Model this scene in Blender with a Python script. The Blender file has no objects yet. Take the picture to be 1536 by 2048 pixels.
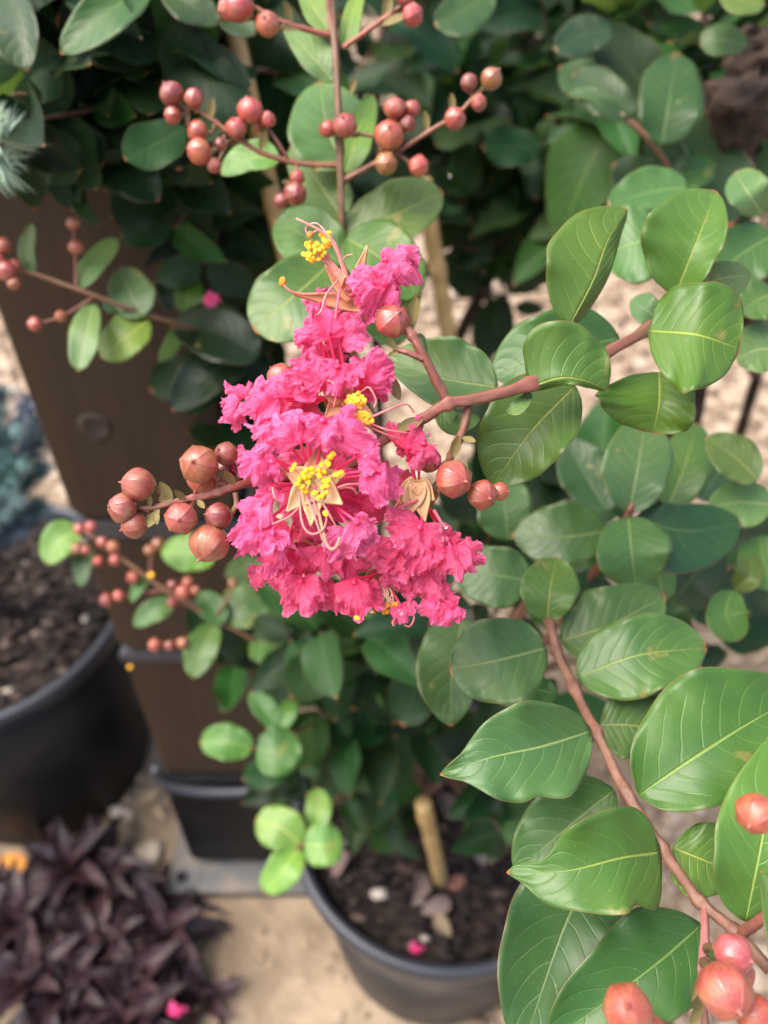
import bpy, math, random
import numpy as np
from mathutils import Vector, Matrix, noise

# ------------------------------------------------------------------ camera, sky, sun, exposure
sc = bpy.context.scene
PITCH = math.radians(43.0)
CH = 1.05                      # camera height above the ground
FPX = 1610.0                   # focal length in photograph pixels (1536 x 2048)
cam_d = bpy.data.cameras.new('camera'); cam = bpy.data.objects.new('camera', cam_d)
sc.collection.objects.link(cam); sc.camera = cam
cam.location = (0, 0, CH); cam.rotation_euler = (math.pi/2 - PITCH, 0, 0)
cam_d.sensor_fit = 'VERTICAL'; cam_d.sensor_height = 36.0; cam_d.sensor_width = 27.0
cam_d.lens = 36.0*FPX/2048.0
cam_d.clip_start = 0.01; cam_d.clip_end = 500
cam_d.dof.use_dof = True; cam_d.dof.focus_distance = 0.198
cam_d.dof.aperture_fstop = cam_d.lens/2.9      # 2.9 mm wide aperture
world = bpy.data.worlds.new('World'); sc.world = world; world.use_nodes = True
SUN_EL, SUN_AZ = math.radians(62), math.radians(-100)
wn = world.node_tree.nodes; wl_ = world.node_tree.links; wn.clear()
sky = wn.new('ShaderNodeTexSky'); sky.sky_type = 'NISHITA'; sky.sun_disc = False
sky.sun_elevation = SUN_EL; sky.sun_rotation = SUN_AZ
sky.air_density = 1.0; sky.dust_density = 6.0; sky.ozone_density = 1.0
bgn = wn.new('ShaderNodeBackground'); bgn.inputs['Strength'].default_value = 0.15
won = wn.new('ShaderNodeOutputWorld')
wl_.new(sky.outputs[0], bgn.inputs[0]); wl_.new(bgn.outputs[0], won.inputs[0])
sl = bpy.data.lights.new('sun', 'SUN'); so = bpy.data.objects.new('sun', sl); sc.collection.objects.link(so)
sl.energy = 1.5; sl.angle = math.radians(50); sl.color = (1.0, 0.965, 0.92)
sd = Vector((math.sin(SUN_AZ)*math.cos(SUN_EL), math.cos(SUN_AZ)*math.cos(SUN_EL), math.sin(SUN_EL)))
so.rotation_euler = sd.to_track_quat('Z', 'Y').to_euler()
sc.view_settings.view_transform = 'Standard'; sc.view_settings.look = 'None'
sc.view_settings.gamma = 1.0; sc.view_settings.use_curve_mapping = False
sc.view_settings.exposure = 1.35
sc.render.engine = 'CYCLES'
sc.cycles.use_denoising = True
sc.cycles.max_bounces = 14; sc.cycles.diffuse_bounces = 12; sc.cycles.glossy_bounces = 2; sc.cycles.transmission_bounces = 5
sc.cycles.use_adaptive_sampling = True; sc.cycles.adaptive_threshold = 0.02
sc.cycles.sample_clamp_indirect = 4.0

# ------------------------------------------------------------------ helpers
rnd = random.Random(7)
CF = Vector((0, math.cos(PITCH), -math.sin(PITCH))); CU = Vector((0, math.sin(PITCH), math.cos(PITCH))); CR = Vector((1, 0, 0))
CP = Vector((0, 0, CH))
def P(px, py, z):
    """world point seen at a photograph pixel, z metres in front of the lens"""
    px = float(px); py = float(py); z = float(z)
    return CP + z*(CF + CR*((px-768)/FPX) - CU*((py-1024)/FPX))
def camdir(x, y, t):
    """direction: x right, y up in the picture, t towards the lens"""
    return (CR*x + CU*y - CF*t).normalized()
W = {}
def link(o, parent=None, loc=None):
    sc.collection.objects.link(o)
    loc = Vector(loc) if loc is not None else Vector((0, 0, 0))
    W[o.name] = loc
    if parent is not None:
        o.parent = parent; o.location = loc - W[parent.name]
    else:
        o.location = loc
    return o
def tag(o, label=None, cat=None, group=None, kind=None):
    if label: o['label'] = label
    if cat: o['category'] = cat
    if group: o['group'] = group
    if kind: o['kind'] = kind
    return o
def empty(name, loc, parent=None):
    return link(bpy.data.objects.new(name, None), parent, loc)
def meshdata(name, verts, faces, mat, uv=None, smooth=True):
    me = bpy.data.meshes.new(name)
    me.from_pydata([tuple(v) for v in verts], [], [tuple(f) for f in faces])
    if smooth: me.polygons.foreach_set('use_smooth', [True]*len(me.polygons))
    if uv is not None:
        ul = me.uv_layers.new(name='UVMap')
        idx = np.empty(len(me.loops), dtype=np.int32); me.loops.foreach_get('vertex_index', idx)
        ul.data.foreach_set('uv', np.asarray(uv, dtype=np.float32)[idx].ravel())
    me.materials.append(mat); me.update()
    return me
def obj(name, verts, faces, mat, parent=None, origin=None, uv=None, smooth=True, color=None):
    """verts in world space; origin becomes the object's location"""
    vs = np.asarray([tuple(v) for v in verts], dtype=float)
    og = Vector(origin) if origin is not None else Vector(vs[0])
    me = meshdata(name, vs - np.array(og), faces, mat, uv, smooth)
    o = link(bpy.data.objects.new(name, me), parent, og)
    if color: o.color = (*color, 0.5)
    return o
def inst(name, me, parent, loc, rot=None, scale=1.0, color=None, gloss=0.5):
    o = link(bpy.data.objects.new(name, me), parent, loc)
    if rot is not None:
        o.rotation_mode = 'QUATERNION'; o.rotation_quaternion = rot.to_quaternion()
    o.scale = (scale,)*3 if not hasattr(scale, '__len__') else scale
    if color: o.color = (*color, gloss)
    return o
def axes(x, y, z):
    m = Matrix((x, y, z)); m.transpose(); return m
def frame(fwd, nrm):
    """rotation whose local Y is fwd and local Z is close to nrm"""
    y = Vector(fwd).normalized(); x = y.cross(nrm)
    if x.length < 1e-4: x = y.cross(Vector((1, 0.3, 0.2)))
    x.normalize(); z = x.cross(y)
    return axes(x, y, z)
def spline(pts, n):
    """Catmull-Rom through tuples of any length"""
    p = [np.asarray(q, dtype=float) for q in pts]
    if len(p) == 2:
        return [p[0] + (p[1]-p[0])*i/(n-1) for i in range(n)]
    p = [2*p[0]-p[1]] + p + [2*p[-1]-p[-2]]
    m = len(p)-3; out = []
    for i in range(n):
        t = i/(n-1)*m; k = min(int(t), m-1); t -= k
        a, b, c, d = p[k:k+4]
        out.append(0.5*((2*b) + (c-a)*t + (2*a-5*b+4*c-d)*t*t + (3*b-a-3*c+d)*t**3))
    return out
def tube(pts, radii, seg=8, wob=0.0, cap=True, ridge=0.0):
    """verts, faces of a tube through world points"""
    pts = [Vector(p) for p in pts]; n = len(pts); V = []; F = []
    t0 = (pts[1]-pts[0]).normalized()
    a = t0.cross(Vector((0.31, 0.2, 0.93)));
    if a.length < 1e-3: a = t0.cross(Vector((1, 0, 0)))
    a.normalize()
    for i in range(n):
        t = (pts[min(i+1, n-1)] - pts[max(i-1, 0)]).normalized()
        a = (a - t*a.dot(t)).normalized(); b = t.cross(a)
        r = radii[i] if hasattr(radii, '__len__') else radii
        for j in range(seg):
            an = 2*math.pi*j/seg
            rr = r*(1 + ridge*math.cos(4*an)) * (1 + (wob*noise.noise(Vector((i*0.35, j*1.7, r*9e3))) if wob else 0))
            V.append(pts[i] + (a*math.cos(an) + b*math.sin(an))*rr)
    for i in range(n-1):
        for j in range(seg):
            k = (j+1) % seg
            F.append((i*seg+j, i*seg+k, (i+1)*seg+k, (i+1)*seg+j))
    if cap:
        V.append(pts[0]); V.append(pts[-1]); c0, c1 = len(V)-2, len(V)-1
        for j in range(seg):
            k = (j+1) % seg
            F.append((c0, k, j)); F.append((c1, (n-1)*seg+j, (n-1)*seg+k))
    return V, F
def join(parts):
    V = []; F = []
    for v, f in parts:
        b = len(V); V += list(v); F += [tuple(i+b for i in q) for q in f]
    return V, F
def lathe(profile, seg=48, center=(0, 0, 0)):
    V = []; F = []; n = len(profile); c = Vector(center)
    for r, z in profile:
        for j in range(seg):
            a = 2*math.pi*j/seg
            V.append(c + Vector((r*math.cos(a), r*math.sin(a), z)))
    for i in range(n-1):
        for j in range(seg):
            k = (j+1) % seg
            F.append((i*seg+j, i*seg+k, (i+1)*seg+k, (i+1)*seg+j))
    return V, F
def box(x0, x1, y0, y1, z0, z1, bev=0.0):
    if bev <= 0:
        V = [(x, y, z) for z in (z0, z1) for y in (y0, y1) for x in (x0, x1)]
        return V, [(0, 2, 3, 1), (4, 5, 7, 6), (0, 1, 5, 4), (2, 6, 7, 3), (0, 4, 6, 2), (1, 3, 7, 5)]
    # rounded in x-z (face towards -y), used for panels
    pts = []
    for cx, cz, a0 in ((x1-bev, z1-bev, 0), (x0+bev, z1-bev, 90), (x0+bev, z0+bev, 180), (x1-bev, z0+bev, 270)):
        for k in range(7):
            a = math.radians(a0+15*k); pts.append((cx+bev*math.cos(a), cz+bev*math.sin(a)))
    n = len(pts); e = min(bev*0.12, 0.002); cx, cz = (x0+x1)/2, (z0+z1)/2
    V = []
    for y, s in ((y0, 1-2*e/(x1-x0)), (y0+e, 1.0), (y1, 1.0)):
        for x, z in pts: V.append((cx+(x-cx)*s, y, cz+(z-cz)*s))
    F = [tuple(range(n)), tuple(reversed(range(2*n, 3*n)))]
    for i in range(2):
        for j in range(n):
            k = (j+1) % n; F.append((i*n+j, (i+1)*n+j, (i+1)*n+k, i*n+k))
    return V, F
def ico(sub=1):
    t = (1+5**.5)/2
    v = [Vector(p).normalized() for p in [(-1,t,0),(1,t,0),(-1,-t,0),(1,-t,0),(0,-1,t),(0,1,t),(0,-1,-t),(0,1,-t),(t,0,-1),(t,0,1),(-t,0,-1),(-t,0,1)]]
    f = [(0,11,5),(0,5,1),(0,1,7),(0,7,10),(0,10,11),(1,5,9),(5,11,4),(11,10,2),(10,7,6),(7,1,8),(3,9,4),(3,4,2),(3,2,6),(3,6,8),(3,8,9),(4,9,5),(2,4,11),(6,2,10),(8,6,7),(9,8,1)]
    for _ in range(sub):
        nf = []; mid = {}
        def m(a, b):
            k = (min(a, b), max(a, b))
            if k not in mid: v.append((v[a]+v[b]).normalized()); mid[k] = len(v)-1
            return mid[k]
        for a, b, c in f:
            x, y, z = m(a, b), m(b, c), m(c, a); nf += [(a, x, z), (b, y, x), (c, z, y), (x, y, z)]
        f = nf
    return v, f

# ------------------------------------------------------------------ materials
class N:
    """small node-tree builder"""
    def __init__(s, name):
        s.m = bpy.data.materials.new(name); s.m.use_nodes = True
        s.t = s.m.node_tree; s.t.nodes.clear()
        s.out = s.t.nodes.new('ShaderNodeOutputMaterial')
    def n(s, kind, **kw):
        nd = s.t.nodes.new(kind)
        for k, v in kw.items(): setattr(nd, k, v)
        return nd
    def put(s, sock, v):
        if isinstance(v, bpy.types.NodeSocket): s.t.links.new(v, sock)
        else: sock.default_value = v if not (hasattr(v, '__len__') and len(v) == 3 and len(sock.default_value) == 4) else (*v, 1)
    def math(s, op, a, b=None, c=None, clamp=False):
        nd = s.n('ShaderNodeMath', operation=op, use_clamp=clamp)
        s.put(nd.inputs[0], a)
        if b is not None: s.put(nd.inputs[1], b)
        if c is not None: s.put(nd.inputs[2], c)
        return nd.outputs[0]
    def noise(s, vec, scale, detail=3, rough=0.5, dist=0.0):
        nd = s.n('ShaderNodeTexNoise'); nd.inputs['Scale'].default_value = scale
        nd.inputs['Detail'].default_value = detail; nd.inputs['Roughness'].default_value = rough; nd.inputs['Distortion'].default_value = dist
        if vec is not None: s.put(nd.inputs['Vector'], vec)
        return nd.outputs[0]
    def ramp(s, fac, stops):
        nd = s.n('ShaderNodeValToRGB'); e = nd.color_ramp.elements
        while len(e) < len(stops): e.new(0.5)
        for k, (p, c) in enumerate(stops):
            e[k].position = p; e[k].color = (*c, 1) if len(c) == 3 else c
        s.put(nd.inputs[0], fac); return nd.outputs[0]
    def mix(s, fac, a, b, mode='MIX'):
        nd = s.n('ShaderNodeMix', data_type='RGBA', blend_type=mode)
        s.put(nd.inputs[0], fac); s.put(nd.inputs[6], a); s.put(nd.inputs[7], b); return nd.outputs[2]
    def sstep(s, x, a, b):
        nd = s.n('ShaderNodeMapRange', interpolation_type='SMOOTHSTEP')
        s.put(nd.inputs[0], x); nd.inputs[1].default_value = a; nd.inputs[2].default_value = b
        return nd.outputs[0]
    def bsdf(s, color, rough=0.5, spec=0.5, bump=None, bstr=0.3, bdist=0.001, trans=None, tfac=0.0, sheen=0, coat=0, **kw):
        b = s.n('ShaderNodeBsdfPrincipled'); s.put(b.inputs['Base Color'], color); s.put(b.inputs['Roughness'], rough)
        s.put(b.inputs['Specular IOR Level'], spec)
        if sheen: b.inputs['Sheen Weight'].default_value = sheen
        if coat: b.inputs['Coat Weight'].default_value = coat; b.inputs['Coat Roughness'].default_value = 0.2
        for k, v in kw.items(): s.put(b.inputs[k], v)
        nrm = None
        if bump is not None:
            bp = s.n('ShaderNodeBump'); bp.inputs['Strength'].default_value = bstr; bp.inputs['Distance'].default_value = bdist
            s.put(bp.inputs['Height'], bump); nrm = bp.outputs[0]; s.t.links.new(nrm, b.inputs['Normal'])
        sh = b.outputs[0]
        if trans is not None:
            tr = s.n('ShaderNodeBsdfTranslucent'); s.put(tr.inputs[0], trans)
            if nrm: s.t.links.new(nrm, tr.inputs['Normal'])
            mx = s.n('ShaderNodeMixShader'); s.put(mx.inputs[0], tfac)
            s.t.links.new(sh, mx.inputs[1]); s.t.links.new(tr.outputs[0], mx.inputs[2]); sh = mx.outputs[0]
        s.t.links.new(sh, s.out.inputs[0]); return s.m

def leaf_material():
    a = N('leaf')
    uv = a.n('ShaderNodeUVMap'); sp = a.n('ShaderNodeSeparateXYZ'); a.t.links.new(uv.outputs[0], sp.inputs[0])
    u, v = sp.outputs[0], sp.outputs[1]
    oi = a.n('ShaderNodeObjectInfo'); tc = a.n('ShaderNodeTexCoord').outputs['Object']
    s = a.math('MULTIPLY', a.math('SUBTRACT', v, 0.5), 2.0); ab = a.math('ABSOLUTE', s)
    rib_w = a.math('MULTIPLY_ADD', u, -0.034, 0.044)
    rib = a.math('SUBTRACT', 1.0, a.sstep(a.math('DIVIDE', ab, rib_w), 0.35, 1.25))
    # lateral veins arching towards the tip
    sgn = a.math('MULTIPLY', a.math('SIGN', s), 0.19)
    wob = a.math('MULTIPLY', a.math('SUBTRACT', a.noise(tc, 90, 2), 0.5), 0.06)
    ph = a.math('ADD', a.math('SUBTRACT', u, a.math('MULTIPLY', a.math('POWER', ab, 1.35), 0.30)), wob)
    ph = a.math('ADD', a.math('ADD', a.math('MULTIPLY', ph, 8.0), sgn), a.math('MULTIPLY', oi.outputs['Random'], 3.0))
    fr = a.math('ABSOLUTE', a.math('SUBTRACT', a.math('FRACT', ph), 0.5))
    quilt = a.math('MULTIPLY', a.math('COSINE', a.math('MULTIPLY', a.math('ADD', ph, 0.5), 6.2832)), a.math('MULTIPLY', ab, -0.32))
    lat = a.math('SUBTRACT', 1.0, a.sstep(fr, 0.006, 0.080))
    lat = a.math('MULTIPLY', lat, a.math('SUBTRACT', 1.0, a.sstep(ab, 0.55, 0.92)))
    n1 = a.noise(tc, 38, 2, 0.6); n2 = a.noise(tc, 330, 2, 0.6)
    oc = oi.outputs['Color']
    base = a.mix(a.sstep(n1, 0.30, 0.75), oc, a.mix(1.0, oc, (1.45, 1.25, 0.95), 'MULTIPLY'))
    base = a.mix(a.math('MULTIPLY', n2, 0.35), base, a.mix(1.0, oc, (0.5, 0.55, 0.6), 'MULTIPLY'))
    veined = a.mix(a.math('MULTIPLY', a.math('MULTIPLY', lat, n1), 0.52), base, a.mix(1.0, oc, (3.0, 2.1, 2.6), 'MULTIPLY'))
    veined = a.mix(a.math('MULTIPLY', rib, 0.66), veined, a.mix(1.0, oc, (5.2, 2.8, 3.6), 'MULTIPLY'))
    rim = a.sstep(ab, 0.972, 1.0)
    veined = a.mix(a.math('MULTIPLY', rim, 0.45), veined, (0.24, 0.12, 0.06))
    tipm = a.sstep(u, 0.972, 1.0); veined = a.mix(tipm, veined, (0.45, 0.16, 0.07))
    spot = a.sstep(a.noise(tc, 85, 3), 0.675, 0.72); veined = a.mix(a.math('MULTIPLY', spot, 0.5), veined, (0.26, 0.20, 0.07))
    dust = a.sstep(a.noise(tc, 1500, 2), 0.66, 0.74); veined = a.mix(a.math('MULTIPLY', dust, 0.16), veined, (0.42, 0.44, 0.34))
    geo = a.n('ShaderNodeNewGeometry')
    under = a.mix(0.75, veined, a.mix(1.0, oc, (4.2, 2.5, 4.0), 'MULTIPLY'))
    col = a.mix(geo.outputs['Backfacing'], veined, under)
    h = a.math('ADD', a.math('MULTIPLY', rib, -0.8), a.math('MULTIPLY', lat, -0.22))
    h = a.math('ADD', h, a.math('MULTIPLY', n2, 0.14)); h = a.math('ADD', h, a.math('MULTIPLY', n1, 0.9))
    h = a.math('ADD', h, a.math('MULTIPLY', quilt, a.math('SUBTRACT', 1.0, ab)))
    rough = a.math('MULTIPLY_ADD', n1, 0.16, 0.33)
    tcol = a.mix(1.0, col, (2.8, 2.4, 0.9), 'MULTIPLY')
    return a.bsdf(col, rough, oi.outputs['Alpha'], bump=h, bstr=0.55, bdist=0.0007, trans=tcol, tfac=0.17)

def petal_material():
    a = N('petal')
    oi = a.n('ShaderNodeObjectInfo'); uv = a.n('ShaderNodeUVMap'); sp = a.n('ShaderNodeSeparateXYZ'); a.t.links.new(uv.outputs[0], sp.inputs[0])
    tc = a.n('ShaderNodeTexCoord').outputs['Object']
    mp = a.n('ShaderNodeCombineXYZ'); a.put(mp.inputs[0], a.math('MULTIPLY', sp.outputs[1], 26.0)); a.put(mp.inputs[1], a.math('MULTIPLY', sp.outputs[0], 1.6)); a.put(mp.inputs[2], a.math('MULTIPLY', oi.outputs['Random'], 20.0))
    st = a.noise(mp.outputs[0], 2.2, 3, 0.6); n = a.noise(tc, 5, 2, 0.6)
    c = a.mix(a.math('MULTIPLY', a.sstep(st, 0.35, 0.8), 0.5), oi.outputs['Color'], (0.99, 0.22, 0.46))
    c = a.mix(a.math('MULTIPLY', a.sstep(n, 0.5, 0.8), 0.12), c, (0.95, 0.06, 0.18))
    # crimson towards the claw, paler crimped margin
    c = a.mix(a.math('MULTIPLY', a.sstep(sp.outputs[0], 0.55, 0.10), 0.75), c, (0.88, 0.035, 0.15))
    c = a.mix(a.math('MULTIPLY', a.sstep(sp.outputs[0], 0.80, 1.0), 0.45), c, (1.0, 0.30, 0.56))
    h = a.math('ADD', a.math('MULTIPLY', st, 0.5), a.math('MULTIPLY', a.noise(tc, 16, 4, 0.7), 1.2))
    return a.bsdf(c, 0.40, 0.45, bump=h, bstr=0.8, bdist=0.0007, trans=a.mix(0.35, c, (1.0, 0.16, 0.38)), tfac=0.38, sheen=0.0)

def bud_material():
    a = N('bud_skin')
    tc = a.n('ShaderNodeTexCoord').outputs['Object']; oi = a.n('ShaderNodeObjectInfo')
    sp = a.n('ShaderNodeSeparateXYZ'); a.put(sp.inputs[0], tc)
    an = a.math('ARCTAN2', sp.outputs[0], sp.outputs[1])
    cv = a.n('ShaderNodeCombineXYZ'); a.put(cv.inputs[0], a.math('MULTIPLY', a.math('SINE', an), 9.0)); a.put(cv.inputs[1], a.math('MULTIPLY', a.math('COSINE', an), 9.0)); a.put(cv.inputs[2], a.math('MULTIPLY', sp.outputs[2], 1.2))
    streak = a.noise(cv.outputs[0], 1.6, 3, 0.65); n = a.noise(tc, 1.5, 3, 0.6)
    seam = a.math('POWER', a.math('ABSOLUTE', a.math('COSINE', a.math('MULTIPLY', an, 3.0))), 60.0)
    seam = a.math('MULTIPLY', seam, a.sstep(sp.outputs[2], 0.15, 0.35))
    c = a.mix(a.sstep(streak, 0.35, 0.75), oi.outputs['Color'], a.mix(1.0, oi.outputs['Color'], (1.6, 2.2, 1.9), 'MULTIPLY'))
    c = a.mix(a.math('MULTIPLY', a.sstep(n, 0.5, 0.70), 0.55), c, (0.24, 0.15, 0.055))
    c = a.mix(a.math('MULTIPLY', a.sstep(n, 0.55, 0.25), 0.7), c, (0.22, 0.03, 0.025))
    c = a.mix(a.math('MULTIPLY', seam, 0.5), c, (0.22, 0.06, 0.05))
    low = a.sstep(sp.outputs[2], -0.55, -0.95); c = a.mix(a.math('MULTIPLY', low, 0.8), c, (0.25, 0.28, 0.08))
    h = a.math('ADD', a.math('MULTIPLY', streak, 0.7), a.math('ADD', a.math('MULTIPLY', seam, 0.4), a.noise(tc, 14, 2, 0.6)))
    return a.bsdf(c, 0.30, 0.6, coat=0.5, bump=h, bstr=0.4, bdist=0.00035)

def simple(name, c1, c2, scale=20, rough=0.6, spec=0.4, bstr=0.3, bdist=0.001, detail=5, use_color=False, trans=0.0, coord='Object', coat=0.0):
    a = N(name); tc = a.n('ShaderNodeTexCoord').outputs[coord]
    n = a.noise(tc, scale, detail, 0.6)
    if use_color: c1 = a.n('ShaderNodeObjectInfo').outputs['Color']
    if use_color and name == 'dead_leaf': c2 = a.mix(1.0, c1, (0.5, 0.48, 0.45), 'MULTIPLY')
    if name == 'blue_needles': c2 = a.mix(1.0, c1, (0.5, 0.55, 0.55), 'MULTIPLY')
    c = a.mix(a.sstep(n, 0.3, 0.72), c1, c2)
    return a.bsdf(c, rough, spec, bump=n, bstr=bstr, bdist=bdist, coat=coat, **({'trans': c, 'tfac': trans} if trans else {}))

def stem_material():
    a = N('stem_bark'); tc = a.n('ShaderNodeTexCoord').outputs['Object']; oi = a.n('ShaderNodeObjectInfo')
    n = a.noise(tc, 160, 5, 0.65); n2 = a.noise(tc, 900, 3, 0.6); n3 = a.noise(tc, 45, 2)
    c = a.mix(a.sstep(n, 0.35, 0.7), oi.outputs['Color'], (0.20, 0.095, 0.055))
    c = a.mix(a.math('MULTIPLY', a.sstep(n3, 0.55, 0.75), 0.5), c, (0.24, 0.20, 0.08))
    c = a.mix(a.math('MULTIPLY', n2, 0.35), c, (0.10, 0.035, 0.03))
    return a.bsdf(c, 0.5, 0.4, bump=a.math('ADD', n, n2), bstr=0.4, bdist=0.0004)

M = {}
M['leaf'] = leaf_material(); M['petal'] = petal_material(); M['bud'] = bud_material(); M['stem'] = stem_material()
M['calyx'] = simple('calyx_skin', (0.50, 0.36, 0.17), (0.56, 0.26, 0.13), 220, 0.45, 0.4, trans=0.15, use_color=True)
M['anther'] = simple('anther_skin', (0.9, 0.5, 0.03), (0.85, 0.36, 0.01), 700, 0.6, 0.3, use_color=True)
M['filament'] = simple('filament_skin', (0.75, 0.22, 0.2), (0.74, 0.20, 0.20), 300, 0.45, 0.4, use_color=True, trans=0.2)
M['bract'] = simple('bract_skin', (0.15, 0.19, 0.055), (0.27, 0.13, 0.06), 260, 0.5, 0.4, trans=0.15)
M['bark'] = simple('grey_brown_bark', (0.022, 0.014, 0.010), (0.085, 0.058, 0.042), 60, 0.85, 0.2, 1.0, 0.006)
M['bamboo'] = simple('bamboo_cane', (0.52, 0.36, 0.16), (0.38, 0.25, 0.10), 55, 0.5, 0.4, 0.2)
M['twig'] = simple('twig_bark', (0.11, 0.055, 0.035), (0.20, 0.12, 0.08), 120, 0.7, 0.3)

def plastic(name, c, rough, spec=0.5, dirt=(0.22, 0.17, 0.13), dfac=0.4, sc_=9):
    a = N(name); tc = a.n('ShaderNodeTexCoord').outputs['Object']
    n = a.noise(tc, sc_, 6, 0.65, 0.4); f = a.noise(tc, 160, 4, 0.6)
    d = a.math('MULTIPLY', a.sstep(n, 0.42, 0.78), dfac); d = a.math('ADD', d, a.math('MULTIPLY', a.sstep(f, 0.6, 0.8), dfac*0.5), clamp=True)
    return a.bsdf(a.mix(d, c, dirt), a.math('ADD', a.math('MULTIPLY', n, 0.35), rough-0.1), spec, bump=f, bstr=0.15, bdist=0.001)
M['pot'] = plastic('dusty_black_plastic', (0.016, 0.017, 0.020), 0.45, dfac=0.38)
M['pot_black'] = plastic('black_plastic', (0.006, 0.006, 0.007), 0.42, 0.22, dfac=0.06)
M['rim'] = plastic('blue_black_rim', (0.022, 0.026, 0.036), 0.34, dfac=0.15)
M['steel'] = plastic('grey_galvanised_plate', (0.085, 0.09, 0.095), 0.55, dirt=(0.26, 0.2, 0.14), dfac=0.7, sc_=22)

def post_material():
    a = N('brown_post_board'); tc = a.n('ShaderNodeTexCoord').outputs['Object']
    mp = a.n('ShaderNodeMapping'); mp.inputs['Scale'].default_value = (22, 22, 1.6); a.put(mp.inputs[0], tc)
    g = a.noise(mp.outputs[0], 3.0, 6, 0.6, 0.5); n = a.noise(tc, 8, 5, 0.6)
    c = a.mix(a.sstep(g, 0.3, 0.75), (0.032, 0.020, 0.012), (0.050, 0.031, 0.019))
    c = a.mix(a.math('MULTIPLY', a.sstep(n, 0.5, 0.75), 0.5), c, (0.036, 0.027, 0.020))
    return a.bsdf(c, 0.65, 0.22, bump=g, bstr=0.2, bdist=0.001)
M['post'] = post_material()

def ground_material():
    a = N('sandy_ground'); tc = a.n('ShaderNodeTexCoord').outputs['Object']
    n1 = a.noise(tc, 7.5, 4, 0.65); n2 = a.noise(tc, 42, 4, 0.7); n3 = a.noise(tc, 220, 2, 0.6)
    c = a.mix(a.sstep(n1, 0.40, 0.62), (0.29, 0.222, 0.148), (0.125, 0.09, 0.06))
    c = a.mix(a.math('MULTIPLY', a.sstep(n2, 0.50, 0.70), 0.75), c, (0.15, 0.105, 0.07))
    c = a.mix(a.math('MULTIPLY', n3, 0.35), c, (0.40, 0.32, 0.23))
    vor = a.n('ShaderNodeTexVoronoi'); vor.inputs['Scale'].default_value = 38; a.put(vor.inputs['Vector'], tc)
    pc = a.ramp(vor.outputs['Color'], [(0.2, (0.14, 0.10, 0.07)), (0.5, (0.29, 0.215, 0.145)), (0.8, (0.42, 0.335, 0.25))])
    # beyond the stones that are built, the sheet itself carries the gravel colour
    sp = a.n('ShaderNodeSeparateXYZ'); a.put(sp.inputs[0], tc)
    far = a.sstep(sp.outputs[1], 0.75, 1.1)
    c = a.mix(far, c, pc)
    h = a.math('ADD', a.math('ADD', n2, a.math('MULTIPLY', n3, 0.4)), a.math('MULTIPLY', a.math('MULTIPLY', vor.outputs[0], far), -2.0))
    return a.bsdf(c, 0.9, 0.2, bump=h, bstr=0.7, bdist=0.006)
M['ground'] = ground_material()
def stone_material():
    a = N('gravel_stone'); g = a.n('ShaderNodeNewGeometry'); tc = a.n('ShaderNodeTexCoord').outputs['Object']
    c = a.ramp(g.outputs['Random Per Island'], [(0.0, (0.10, 0.07, 0.047)), (0.3, (0.24, 0.17, 0.11)), (0.6, (0.34, 0.255, 0.175)), (0.85, (0.46, 0.37, 0.28)), (1.0, (0.22, 0.13, 0.085))])
    n = a.noise(tc, 90, 4, 0.6); c = a.mix(a.math('MULTIPLY', n, 0.5), c, (0.28, 0.2, 0.14))
    return a.bsdf(c, 0.8, 0.3, bump=n, bstr=0.4, bdist=0.002)
M['stone'] = stone_material()
M['pale_stone'] = simple('pale_stone', (0.62, 0.54, 0.43), (0.42, 0.33, 0.24), 70, 0.75, 0.3, use_color=True)
M['soil'] = simple('dark_potting_soil', (0.008, 0.006, 0.005), (0.026, 0.018, 0.014), 70, 0.9, 0.25, 1.0, 0.006)
def chips_material():
    a = N('bark_chips'); g = a.n('ShaderNodeNewGeometry')
    c = a.ramp(g.outputs['Random Per Island'], [(0.0, (0.010, 0.007, 0.006)), (0.6, (0.020, 0.012, 0.010)), (0.88, (0.048, 0.029, 0.022)), (0.965, (0.13, 0.095, 0.075)), (1.0, (0.36, 0.32, 0.27))])
    return a.bsdf(c, 0.8, 0.3)
M['chips'] = chips_material()
M['deadleaf'] = simple('dead_leaf', (0.35, 0.22, 0.14), (0.2, 0.12, 0.08), 60, 0.75, 0.25, use_color=True, trans=0.1)
M['purple'] = simple('purple_leaf', (0.06, 0.030, 0.042), (0.04, 0.020, 0.024), 40, 0.42, 0.40, 0.3, 0.002, use_color=True, trans=0.06)
M['needle'] = simple('blue_needles', (0.20, 0.30, 0.32), (0.06, 0.10, 0.115), 30, 0.6, 0.3, use_color=True)
def water_material():
    a = N('water_drop'); b = a.n('ShaderNodeBsdfGlass'); b.inputs['IOR'].default_value = 1.33; b.inputs['Roughness'].default_value = 0.0
    a.t.links.new(b.outputs[0], a.out.inputs[0]); return a.m
M['water'] = water_material()

# ------------------------------------------------------------------ the setting: ground and gravel
g = 60.0; gv = []; gf = []
xs = [-g, -8, -3, -1.5, -0.8, 0, 0.8, 1.5, 3, 8, g]; ys = [-g, -6, -2, -0.5, 0.2, 0.7, 1.2, 2, 4, 9, g]
for y in ys:
    for x in xs: gv.append((x, y, 0.0))
nx = len(xs)
for j in range(len(ys)-1):
    for i in range(nx-1): gf.append((j*nx+i, j*nx+i+1, (j+1)*nx+i+1, (j+1)*nx+i))
tag(obj('ground', gv, gf, M['ground'], origin=(0, 0, 0)), 'sandy beige nursery ground below the pots', 'ground', kind='structure')

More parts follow.
